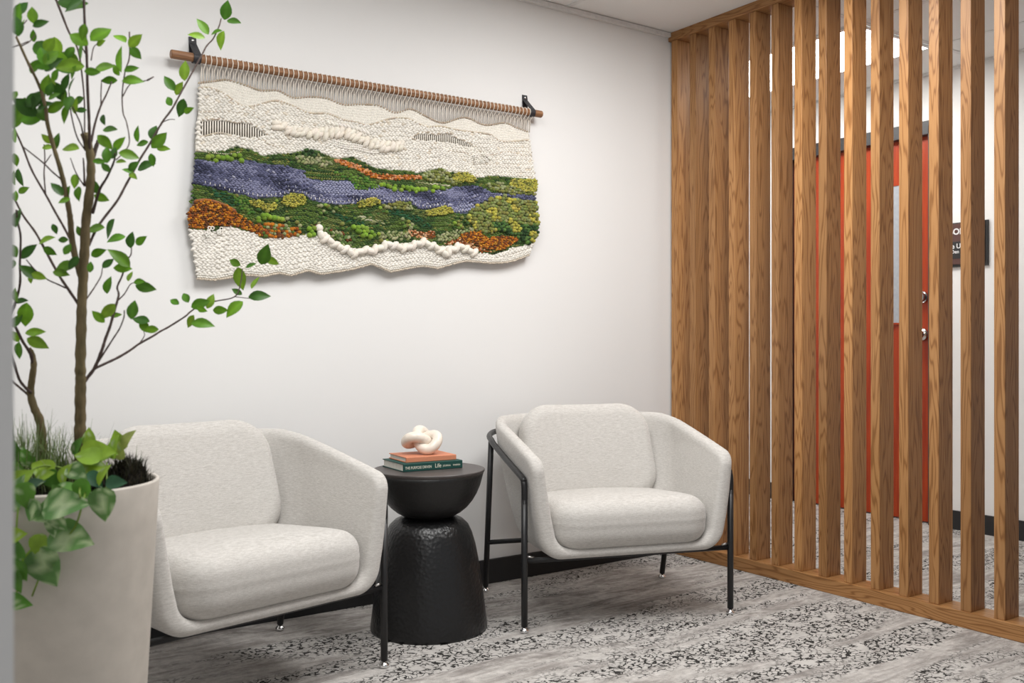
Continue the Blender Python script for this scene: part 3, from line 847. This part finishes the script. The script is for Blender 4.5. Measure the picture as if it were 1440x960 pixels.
# twisted cords
def cord(pts, r, col, name='cord'):
    P = catmull([(W(u, v)[0], YT - .008, W(u, v)[1]) for u, v in pts], 6)
    s = Stitches(); L_ = 0
    for a, b in zip(P, P[1:]):
        n = max(1, int((b - a).length / (r * 1.7)))
        for k in range(n):
            q = a.lerp(b, k / n); s.put(q.x, q.z, YT - .006, r * 1.5, r * .85, r, math.atan2(b.z - a.z, b.x - a.x) + .7, jit(col, .12))
    s.build(name)
cord(T0p, .0038, (.46, .37, .28)); cord(T1p, .0034, (.60, .51, .40))
for q, (dv, cc) in enumerate(((0, DGREEN), (3.5, OLIVE), (7, (.05, .10, .025)), (10.5, OLIVE))):
    cord([(426 + q, 239 + dv), (445, 240.5 + dv), (465, 241.5 + dv), (485, 243 + dv * .9)], .0034, cc, 'ribbed_cord')
cord([(274,283),(288,281.5),(302,284),(318,290),(330,297)], .0058, (.30, .12, .05), 'rust_cord')
cord([(282,158),(316,157),(339,159),(355,163),(378,172)], .0028, (.62, .54, .44))
cord([(294,125),(320,139),(345,155),(360,160)], .0028, (.60, .52, .42))
cord([(281,193),(308,187),(327,192),(347,196),(366,196),(380,204),(400,207)], .0030, (.60, .52, .42))
cord([(281,169),(310,168),(330,172.5),(345,171),(360,178),(377,191)], .0030, (.55, .45, .35))
cord([(574,195),(583,190),(592,186.5),(603,186.5),(612,189),(622,186.5),(633,188),(642,194),(655,199),(670,208)], .0028, (.55, .45, .34))
cord([(574,193),(597,201),(623,211),(648,214),(662,219)], .0028, (.60, .52, .43))
cord([(687,219),(700,216),(714,214),(730,217),(746,223)], .0032, (.58, .48, .38))
cord([(540,183),(552,181),(565,188),(574,193)], .0024, (.66, .58, .48))
cord([(276,212),(290,214),(306,216),(322,217),(338,214)], .0026, (.62, .56, .42))
# little coral-like rings
for cu, cv in ((676, 224), (300, 326)):
    rg = MB()
    for k in range(11):
        u, v = cu + random.uniform(-12, 12), cv + random.uniform(-6, 6)
        x, z = W(u, v)
        rg.tube([(x + .0052*math.cos(t), YT - .012 - random.uniform(0, .003), z + .0052*math.sin(t)) for t in np.linspace(0, 2*PI, 11)[:-1]], .0022, 6, True, jit(CREAM, .06))
    rg.build('ring_tufts', YARN, wh, True, True)
# dowel, warp threads and leather straps
DYc, DZc, DR = -.047, 1.949, .0148
mb = MB(); mb.tube([(-2.306, DYc, DZc - .004), (-2.303, DYc, DZc - .004), (-.783, DYc, DZc + .004), (-.780, DYc, DZc + .004)], [DR - .002, DR, DR, DR - .002], 24); mb.build('dowel', DOWEL, wh, False)
wt = MB(); tc = (.84, .77, .68); n_w = 76
x0w, x1w = W(285, 90)[0], W(744, 165)[0]
for k in range(n_w):
    x = x0w + (x1w - x0w) * k / (n_w - 1); dz = DZc + (x + 1.54) * .0053
    R_ = DR + .0016
    P = [(x - .004, DYc - R_ * math.sin(a), dz + R_ * math.cos(a)) for a in ()]
    ztop = float(T0(x))
    P = [(x + .002, YT, ztop), (x + .002, YT - .004, dz - .03)]
    for a in np.linspace(-1.0, PI * 1.02, 11): P.append((x + .002 - .004 * (a / PI), DYc - R_ * math.cos(a), dz + R_ * math.sin(a)))
    P += [(x - .0035, YT, dz - .035), (x - .006, YT + .002, ztop)]
    wt.tube(P, [.0024, .0022] + [.0017] * 11 + [.0022, .0024], 6, False, tc)
for win in (WIN1, WIN2):
    xa, xb = min(p[0] for p in win), max(p[0] for p in win); za, zb = min(p[1] for p in win), max(p[1] for p in win)
    x = xa
    while x < xb:
        z_in = [z for z in np.linspace(za, zb, 60) if inside(win, x, z)]
        if z_in: wt.tube([(x, YT, min(z_in) - .006), (x, YT - .001, max(z_in) + .006)],           .0026, 6, False, (.84, .79, .70))
        x += .0088
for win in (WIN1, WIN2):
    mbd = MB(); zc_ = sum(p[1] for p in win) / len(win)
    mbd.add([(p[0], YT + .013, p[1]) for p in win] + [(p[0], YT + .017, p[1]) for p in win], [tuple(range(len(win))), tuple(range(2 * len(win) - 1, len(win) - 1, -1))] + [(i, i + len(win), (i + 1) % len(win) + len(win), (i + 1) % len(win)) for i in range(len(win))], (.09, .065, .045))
    mbd.build('painted_gap_shade', YARN, wh, False, True)  # added dark sheet; its colour stands in for shade behind the openings
wt.build('warp_threads', YARN, wh, True, True)['kind'] = 'stuff'
def strap(xc, zc):
    w = .0125; t = .0011
    P = [(-.002, zc + .075), (-.003, zc + .05), (-.010, zc + .02)]
    outer = [(-.0025, zc + .082), (-.006, zc + .060)] + [(DYc - (DR + .003) * math.cos(a), zc + (DR + .003) * math.sin(a)) for a in np.linspace(.45, -PI / 2, 9)] + [(DYc + (DR + .003) * math.cos(a), zc + (DR + .003) * math.sin(a)) for a in np.linspace(-PI / 2, -.1, 6)][1:] + [(-.008, zc + .02), (-.0035, zc + .055), (-.001, zc + .082)]
    bm = bmesh.new(); rows = []
    for y, z in outer: rows.append([bm.verts.new((xc - w, y, z)), bm.verts.new((xc + w, y, z))])
    for a, b in zip(rows, rows[1:]): bm.faces.new((a[0], a[1], b[1], b[0]))
    o = from_bm('strap', bm, LEATHER, wh, False)
    s = o.modifiers.new('t', 'SOLIDIFY'); s.thickness = .0022; s.offset = 0
    mb = MB(); mb.tube([(xc, -.003, zc + .070), (xc, -.0075, zc + .070), (xc, -.009, zc + .070)], [.005, .0048, .003], 14); mb.build('rivet', CHROME, o)
strap(W(274, 75)[0] - .0, DZc - .004); strap(W(741, 150)[0] + .008, DZc + .004)

# ------------------------------------------------------------------ potted tree
PZ = 1.9
pc = at_depth(85, 480, PZ); PX, PY = pc.x, pc.y
pt = tag(empty('potted_tree', (PX, PY, 0)), 'leafy branching indoor tree underplanted with trailing vine in a tall beige planter', 'potted plant')
ZR = .716
def loc(p): return (p[0] - PX, p[1] - PY, p[2])
bm = bmesh.new()
lathe(bm, [(.142, 0), (.147, .006), (.158, .22), (.171, .45), (.1815, .64), (.1855, ZR - .004), (.1845, ZR), (.1785, ZR), (.1775, ZR - .004), (.176, ZR - .08)], 96, cap_top=False)
from_bm('planter', bm, POT, pt, True)
# soil heap with mossy clumps
bm = bmesh.new(); bmesh.ops.create_grid(bm, x_segments=60, y_segments=60, size=.177)
vs = [v for v in bm.verts if v.co.xy.length > .177]; bmesh.ops.delete(bm, geom=vs, context='VERTS')
def heap(x, y):
    r = math.hypot(x, y)
    m = math.exp(-((x - .135*CA - .0*SA)**2 + (y + .135*SA)**2) / .0042) * .062 + math.exp(-((x + .045)**2 + (y - .02)**2) / .006) * .05
    return ZR - .035 + m * min(1, max(0, (.18 - r) / .02)) + random.uniform(-.008, .010)
for v in bm.verts: v.co.z = heap(v.co.x, v.co.y)
from_bm('soil', bm, SOIL, pt, False)
def blades(name, n, col_list, place, length, wid, spread):
    mb = MB()
    for _ in range(n):
        x, y = place(); z = ZR - .03
        z = max(z, heap(x, y) - .01)
        L_ = random.uniform(*length); a = random.uniform(0, 2*PI); b = random.uniform(0, spread)
        dx, dy = math.cos(a) * b, math.sin(a) * b; w = wid * random.uniform(.6, 1.2); sx, sy = -math.sin(a), math.cos(a)
        V = []
        for k, t in enumerate((0, .4, .75, 1)):
            px, py, pz = x + dx*L_*t*t*1.1, y + dy*L_*t*t*1.1, z + L_*t*(1 - .35*b*t)
            ww = w * (1 - t) + .0002
            V += [(px - sx*ww, py - sy*ww, pz), (px + sx*ww, py + sy*ww, pz)]
        mb.add(V, [(0, 1, 3, 2), (2, 3, 5, 4), (4, 5, 7, 6)], jit(random.choice(col_list), .25))
    o = mb.build(name, LEAF, pt, True, True); o['kind'] = 'stuff'; return o
def disc(cx, cy, s, rmax=.168):
    while True:
        x, y = random.gauss(cx, s), random.gauss(cy, s)
        if math.hypot(x, y) < rmax: return x, y
mx, my = .132 * CA, -.132 * SA
blades('moss', 1500, [(.010, .009, .007), (.022, .020, .012), (.03, .03, .015), (.045, .04, .025)], lambda: disc(mx, my, .030, .173), (.015, .045), .0016, .8)
blades('moss', 1300, [(.010, .010, .007), (.018, .022, .010), (.03, .04, .015)], lambda: disc(-.03, .0, .07), (.012, .05), .0014, .7)
blades('grass_tuft', 700, [(.12, .19, .05), (.07, .12, .03), (.18, .25, .09), (.30, .34, .20)], lambda: disc(-.06, .03, .055), (.05, .15), .0015, .6)
blades('grass_tuft', 60, [(.10, .13, .06), (.16, .17, .10)], lambda: disc(.08, .04, .06), (.04, .11), .0010, .6)
# stems: each line is (points in the picture, widths in the picture, depth offsets)
def stem(name, pts, w0, w1, d0, d1, mat=BARK, n=9):
    m = len(pts); P, R = [], []
    for i, (u, v) in enumerate(pts):
        t = i / max(1, m - 1); Z = PZ + d0 + (d1 - d0) * t
        P.append(at_depth(u, v, Z)); R.append((w0 + (w1 - w0) * t) * (.5 if w0 > 9 else .44) * Z / FPX)
    Q = catmull(P, 5) if m > 2 else P
    RR = list(np.interp(np.linspace(0, m - 1, len(Q)), range(m), R))
    RR = [r * (1 + .07 * math.sin(i * 1.9) + random.uniform(-.05, .05)) for i, r in enumerate(RR)]
    return [loc(p) for p in Q], RR
ALLP = []
def trunk(name, *a):
    P, R = stem(name, *a); ALLP.extend(P); mb = MB(); mb.tube(P, R, 14); return mb.build(name, BARK, pt)
trunk('trunk', [(113,660),(112,620),(113,590),(113,560),(113.5,535),(113,515),(114,470),(115,430),(117,390),(119,350),(121,310),(126,270),(128,240),(126,212),(119,188)], 16, 11, 0, 0)
trunk('trunk', [(62,660),(60,625),(56,592),(48,573),(43,553),(45,533),(47.5,513),(45,498),(40,490)], 13, 7, .04, .03)
trunk('trunk', [(114,388),(106,362),(101,335),(99,310),(97,295),(91,263),(85,238),(77,212),(67,175),(64,150),(55,120),(38,85),(23,52)], 9.5, 3.4, .0, -.08)
bmn = MB()
BR = [
 ([(128,232),(133,213),(138,198)], 8, 6, 0, .02),
 ([(127,225),(126,195),(125,165),(123,120),(122,80),(119,30),(117,-30)], 5, 4, 0, -.05),
 ([(119,190),(118.5,140),(114,95),(109,68),(97,45),(87,20),(76,-8)], 2.2, 4, .02, .1),
 ([(128,200),(134,172),(142,148),(149,134),(157,115)], 4, 2.2, .02, .08),
 ([(142,148),(142,130),(143,112)], 2.2, 1.6, .05, .06),
 ([(112,430),(95,405),(83,387),(67,358),(50,327),(32,302),(17,272)], 5, 3, 0, .1),
 ([(93,405),(80,399),(67,393),(50,380),(37,365)], 2.6, 2, .02, -.04),
 ([(98,335),(89,318),(77,297),(65,275),(45,240),(32,207),(20,180)], 4, 3, 0, .08),
 ([(86,252),(73,241),(62,230),(46,217),(32,206)], 2.8, 2, -.02, -.05),
 ([(64,273),(62,245),(63,223),(62,203)], 2.4, 1.8, .04, .08),
 ([(63,230),(72,217)], 2, 1.4, .0, .0),
 ([(46,512),(43,497),(33,482),(23,462),(15,447),(21,428),(28,400),(28,370),(29,333),(25,313),(23,295)], 5, 3, .03, -.05),
 ([(44,552),(36,545),(27,533),(20,510),(14,490)], 5, 3.5, .03, .0),
 ([(40,555),(28,545),(20,538),(11,528)], 4, 3, .03, .06),
 ([(117,540),(122,532),(133,517),(143,493),(148,477),(155,458),(160,440),(165,423),(167,413),(165,403),(172,387),(178,367),(184,358),(185,348)], 6, 1.8, 0, .10),
 ([(133,517),(145,498),(159,476),(168,462),(174,447),(175,436)], 3, 1.8, .02, .0),
 ([(165,423),(175,413),(183,400),(190,397)], 2.4, 1.4, .06, .09),
 ([(131,519),(148,511),(165,503),(182,493),(196,483),(214,473),(225,466),(238,459),(260,445),(268,438),(285,427),(305,423),(330,417),(338,400),(341,378)], 4.4, 1.6, .02, .30),
 ([(196,483),(203,472),(202,466)], 1.8, 1.2, .12, .12),
 ([(330,417),(347,419),(356,420)], 1.4, 1.2, .28, .3),
 ([(125,345),(134,325),(145,308),(165,282),(177,260),(187,242),(198,222),(210,203),(228,172),(242,153),(253,133),(262,117),(273,97),(284,77),(291,64),(300,54),(308,37),(311,26)], 4.4, 2.0, .02, .34),
 ([(228,172),(238,168),(246,168)], 1.6, 1.2, .2, .2),
 ([(130,300),(140,267),(150,250),(160,228),(162,215)], 5, 2.4, .0, -.04),
 ([(163,225),(176,212),(182,198),(178,172),(173,158),(172,130),(176,100),(182,80),(182,45)], 1.8, 2.4, -.02, .1),
 ([(173,135),(180,122),(186,116)], 2, 1.4, .04, .07),
 ([(119,424),(128,411),(134,402),(142,388),(144,377)], 2.6, 1.6, .0, .06),
 ([(120,212),(115,180),(107,160),(102,150)], 2.8, 2, .0, -.06),
 ([(119,262),(118,235),(117,222)], 3.4, 2.2, .02, .02),
 ([(119,262),(107,243),(99,222)], 2.4, 1.4, .0, -.03),
 ([(119,210),(108,192),(100,160),(97,130)], 2.4, 2, .0, -.06),
 ([(128,85),(132,66),(141,60)], 2, 1.2, .0, .02),
 ([(207,113),(216,108)], 3, 2, .07, .08), ([(186,116),(207,113)], 1.8, 1.4, .07, .07),
 ([(23,52),(30,38),(38,28)], 2, 1.6, -.08, -.07), ([(30,65),(42,58),(50,48)], 2, 1.4, -.07, -.05),
 ([(16,67),(30,62),(40,58)], 2, 1.6, -.06, -.05),
 ([(120,75),(112,60),(108,52)], 2, 1.4, .0, -.02),
]
for pts, w0, w1, d0, d1 in BR:
    P, R = stem('b', pts, w0, w1, d0, d1); ALLP.extend(P); bmn.tube(P, R, 7)
bmn.build('branches', TWIG, pt)
AP = np.array([tuple(p) for p in ALLP])
LV = """26 20 80 27;46 21 100 22;57 33 20 20;47 50 90 15;32 35 60 15;62 72 130 35;80 67 100 25;72 80 60 25;97 75 60 20;110 55 150 28;117 45 80 20;142 48 45 30;142 60 20 14;100 5 170 32;110 9 20 25;98 93 10 32;103 102 60 18;78 105 60 16;93 115 70 22;70 125 70 18;76 135 30 16;90 135 90 18;97 145 90 22;110 142 20 18;113 155 10 14;53 140 70 28;63 148 20 22;35 150 140 32;30 153 80 32;20 135 70 14;42 167 5 30;75 112 100 14;24 158 40 34;66 90 20 30;84 82 -40 26;60 78 110 26;50 92 60 22;70 62 40 22;86 95 150 26;74 90 30 28;66 118 80 24;84 128 120 26;100 120 60 22;92 160 70 24;80 150 30 26;58 158 120 26;45 142 20 28;25 165 60 28;103 8 30 26;115 70 70 22;98 80 150 24;30 12 60 24;24 36 100 26;106 148 80 20;
22 225 90 16;28 250 95 22;33 267 30 14;80 197 90 21;98 208 -5 25;65 195 130 15;80 265 130 22;105 255 90 18;110 272 100 20;95 270 60 18;90 282 20 15;24 305 90 26;20 250 85 18;21 190 85 18;68 207 10 14;22 275 100 14;
40 353 45 25;20 352 120 20;65 337 20 24;77 322 110 13;70 353 -30 17;88 337 0 14;95 350 70 16;93 375 20 32;103 370 60 20;40 382 -40 26;43 393 -80 10;22 415 90 18;30 423 5 18;36 443 80 30;25 450 60 20;18 372 80 12;112 325 120 16;133 322 10 24;155 322 60 28;163 335 20 22;138 355 20 20;127 375 90 14;86 384 -10 20;55 388 -20 18;
50 467 5 23;53 482 -25 27;27 493 80 22;20 472 120 18;
168 53 -35 22;190 57 40 22;191 75 -45 20;169 83 85 31;147 95 5 29;130 101 0 18;153 113 5 19;163 98 120 16;185 97 20 18;187 113 5 25;238 117 -55 22;260 99 90 25;252 124 60 18;238 142 -60 15;255 152 70 23;265 155 20 15;
155 182 0 19;148 200 -45 23;167 202 50 22;150 217 95 22;160 215 80 16;182 218 -10 24;193 188 90 20;140 227 0 15;148 235 -50 14;170 227 0 14;188 233 45 16;180 240 -20 14;187 247 -35 14;205 233 15 26;214 225 -80 16;216 185 85 22;224 197 50 26;230 209 0 16;200 202 15 15;132 263 -50 22;143 278 -20 18;145 168 -70 16;
184 337 80 20;198 338 30 19;168 362 -45 32;152 370 45 17;173 377 0 21;152 400 85 22;151 438 50 25;138 445 -45 20;163 443 10 14;183 388 80 14;196 396 5 14;205 404 -10 24;187 435 85 24;198 450 -10 22;202 457 -60 20;212 463 0 18;
261 418 -55 16;245 424 -25 16;282 427 20 23;296 423 70 20;284 435 -20 14;268 452 60 18;285 455 -5 28;310 436 0 19;329 434 45 27;338 392 -80 28;333 410 -30 14;330 369 -25 18;353 373 20 14;372 358 65 27;383 367 -25 17;359 397 65 18;365 416 5 26;
276 50 -10 20;285 37 -55 22;304 45 15 17;311 57 70 23;318 14 75 23;329 30 -15 20"""
def leaf(mb, c, ax, nr, L_, wr, col, fold=.25, curl=.18, heart=False):
    """ovate leaf: c centre, ax axis, nr normal"""
    ax = ax.normalized(); nr = (nr - ax * nr.dot(ax)).normalized(); sd = ax.cross(nr)
    prof = [(0, .02), (.10, .50), (.25, .86), (.42, 1), (.60, .88), (.78, .56), (.92, .20), (1, 0.0)]
    if heart: prof = [(-.08, .38), (.04, .86), (.2, 1), (.38, .95), (.58, .74), (.78, .42), (.92, .16), (1, .0)]
    V, F = [], []
    hw = L_ * wr * .5
    for t, w in prof:
        mid = c + ax * (t - .5) * L_ - nr * curl * L_ * (t - .35)**2
        V += [mid + sd * w * hw + nr * fold * w * hw, mid + sd * w * hw * .5 + nr * fold * w * hw * .42, mid, mid - sd * w * hw * .5 + nr * fold * w * hw * .42, mid - sd * w * hw + nr * fold * w * hw]
    for i in range(len(prof) - 1):
        for k in range(4): F.append((i*5+k, i*5+k+1, (i+1)*5+k+1, (i+1)*5+k))
    b = len(mb.V); mb.V += [loc(v) for v in V]; mb.F += [tuple(q + b for q in f) for f in F]
    return b, V, hw
GLEAF = [(.060, .165, .010), (.075, .205, .012), (.048, .130, .012), (.115, .255, .014), (.095, .215, .014), (.035, .105, .014), (.16, .29, .022)]
fol = MB()
for it in LV.replace('\n', '').split(';'):
    u, v, a, L_ = map(float, it.split())
    # put the leaf at the depth of the closest twig
    best = None
    pr = AP + np.array([PX, PY, 0]); dx, dy = pr[:, 0] - CX, pr[:, 1] - CY
    Zs = dx * SA + dy * CA; us = 720 + FPX * (dx * CA - dy * SA) / Zs; vs_ = 480 - FPX * (pr[:, 2] - HC) / Zs
    j = int(np.argmin((us - u)**2 + (vs_ - v)**2)); Z = float(Zs[j]) + random.uniform(-.03, .02)
    c = at_depth(u, v, Z); a = math.radians(a)
    # leaf base points to the closest twig
    du, dv = us[j] - u, -(vs_[j] - v)
    if du * math.cos(a) + dv * math.sin(a) > 2: a += PI
    tilt = random.uniform(-.45, .45)
    ax = VR * math.cos(a) * math.cos(tilt) + VU * math.sin(a) * math.cos(tilt) + VF * math.sin(tilt)
    nr = -VF + VR * random.uniform(-.7, .7) + VU * random.uniform(-.1, .9)
    Lm = L_ * 1.20 * Z / FPX
    b, V, hw = leaf(fol, c, ax, nr, Lm, random.uniform(.50, .62), None, .22, random.uniform(.05, .35))
    g = jit(random.choice(GLEAF), .15)
    for q in range(len(V)):
        k = q % 5; m = 1.25 if k == 2 else 1.0
        fol.K.append((min(1, g[0]*m), min(1, g[1]*m), g[2]*m, 1))
fol.build('foliage', LEAF, pt, True, True)
# trailing vine with pale splashed heart leaves
vin = MB(); vst = MB()
VL = """180 615 55 26 2;165 618 100 26 1;140 635 0 40 1;160 626 80 30 1;130 655 0 38 1;146 665 60 28 1;92 664 60 28 1;57 657 160 32 1;22 667 90 38 0;22 690 75 44 3;97 686 10 28 0;165 678 0 24 4;145 712 -85 40 3;95 708 5 54 3;62 722 205 36 3;104 757 -15 52 3;55 770 -80 30 1;66 802 -70 52 3;42 785 80 26 1;22 770 100 30 0;20 800 -90 42 0;27 847 -10 32 0;24 752 10 26 1;24 820 -80 30 0;120 640 170 36 1;110 625 60 26 0;125 612 100 22 1;80 690 140 26 0;18 640 80 40 0;75 742 -80 26 3;30 672 40 34 1;50 680 20 26 4;125 640 120 24 0;152 640 20 26 1;168 632 100 22 2;110 665 -30 28 3;76 676 -50 26 0;64 668 20 24 1;36 640 110 24 0;45 720 -120 30 3;84 735 -60 30 3;36 700 -80 34 0;118 690 -70 28 0;134 676 -40 26 4;70 790 -100 24 1;30 805 -60 26 0;12 740 90 26 3"""
VCOL = [(.085, .22, .03), (.23, .38, .035), (.30, .36, .10), (.09, .20, .055), (.03, .09, .045)]
for it in VL.replace('\n', '').split(';'):
    u, v, a, L_, kd = map(float, it.split()); kd = int(kd); a = math.radians(a)
    Z = PZ - .215 + random.uniform(-.01, .01) if v > 690 else PZ - .17 + (690 - v) * .0022 + random.uniform(-.03, .03)
    c = at_depth(u, v, Z); tilt = random.uniform(-.25, .25)
    ax = VR * math.cos(a) * math.cos(tilt) + VU * math.sin(a) * math.cos(tilt) + VF * math.sin(tilt)
    nr = -VF + VR * random.uniform(-.35, .35) + VU * random.uniform(.2, .8)
    if v < 690: nr = -VF * .7 + VU * random.uniform(.2, .9) + VR * random.uniform(-.5, .5)
    b, V, hw = leaf(vin, c, ax, nr, L_ * 1.12 * Z / FPX, random.uniform(.72, .88), None, .18, random.uniform(.1, .4), True)
    g = jit(VCOL[kd], .15)
    for q in range(len(V)):
        s = random.random() < (.34 if kd == 3 else .05)
        vin.K.append(((.36, .46, .26, 1) if s else g + (1,)))
for P in ([(113,650),(92,672),(84,700),(82,735),(70,760),(60,790)], [(140,650),(125,672),(118,700),(108,735),(95,755)], [(100,660),(60,655),(35,672),(25,720),(22,780),(24,840)], [(150,650),(150,680),(147,705)], [(120,660),(112,690),(116,706)], [(60,800),(50,825),(45,838)]):
    m = len(P); Q = [at_depth(u, v, (PZ - .07 - .03 * i) if v < 690 else PZ - .205) for i, (u, v) in enumerate(P)]
    vst.tube([loc(p) for p in catmull(Q, 6)], .0017, 6, False, (.22, .33, .06))
vn = vst.build('vine', LEAF, pt, True, True)
vin.build('vine_leaves', LEAF, vn, True, True)

# ------------------------------------------------------------------ camera
cam = bpy.data.cameras.new('camera'); co = bpy.data.objects.new('camera', cam); C.objects.link(co)
co.location = (CX, CY, HC); co.rotation_euler = (PI / 2, 0, -YAW)
cam.sensor_width = 36; cam.lens = FPX / 1440 * 36; cam.clip_start = .05
cam.dof.use_dof = True; cam.dof.focus_distance = 3.4; cam.dof.aperture_fstop = 4.5
bpy.context.scene.camera = co

# ------------------------------------------------------------------ light: unseen ceiling panels of the room, two added fill lamps, daylight from the open side behind the camera
def area(name, loc_, size, power, rot=(0, 0, 0), col=(1, .993, .982)):
    l = bpy.data.lights.new(name, 'AREA'); l.shape = 'RECTANGLE'; l.size, l.size_y = size; l.energy = power; l.color = col
    o = bpy.data.objects.new(name, l); C.objects.link(o); o.location = loc_; o.rotation_euler = rot; return o
area('unseen_area_lamp', (-.80, -1.40, H - .02), (.6, 1.2), 25)
area('unseen_area_lamp', (-2.25, -1.6, H - .02), (.6, 1.2), 24)
area('unseen_area_lamp', (-3.6, -1.1, H - .02), (.6, 1.2), 5)  # unseen fill, added to brighten the back wall and slat faces
area('unseen_area_lamp', (-3.5, -3.7, H - .02), (.6, 1.2), 9)  # unseen camera-side fill, added to light the front of the partition
area('unseen_area_lamp', (.907, 2.2, H - .02), (.56, 1.16), 18)
w = bpy.data.worlds.new('world'); bpy.context.scene.world = w; w.use_nodes = True
w.node_tree.nodes['Background'].inputs[0].default_value = (.93, .96, 1, 1); w.node_tree.nodes['Background'].inputs[1].default_value = .30
vs = bpy.context.scene.view_settings
bpy.context.scene.display_settings.display_device = 'sRGB'
vs.view_transform = 'Standard'; vs.look = 'None'; vs.exposure = 0.58; vs.gamma = 1.0; vs.use_curve_mapping = False
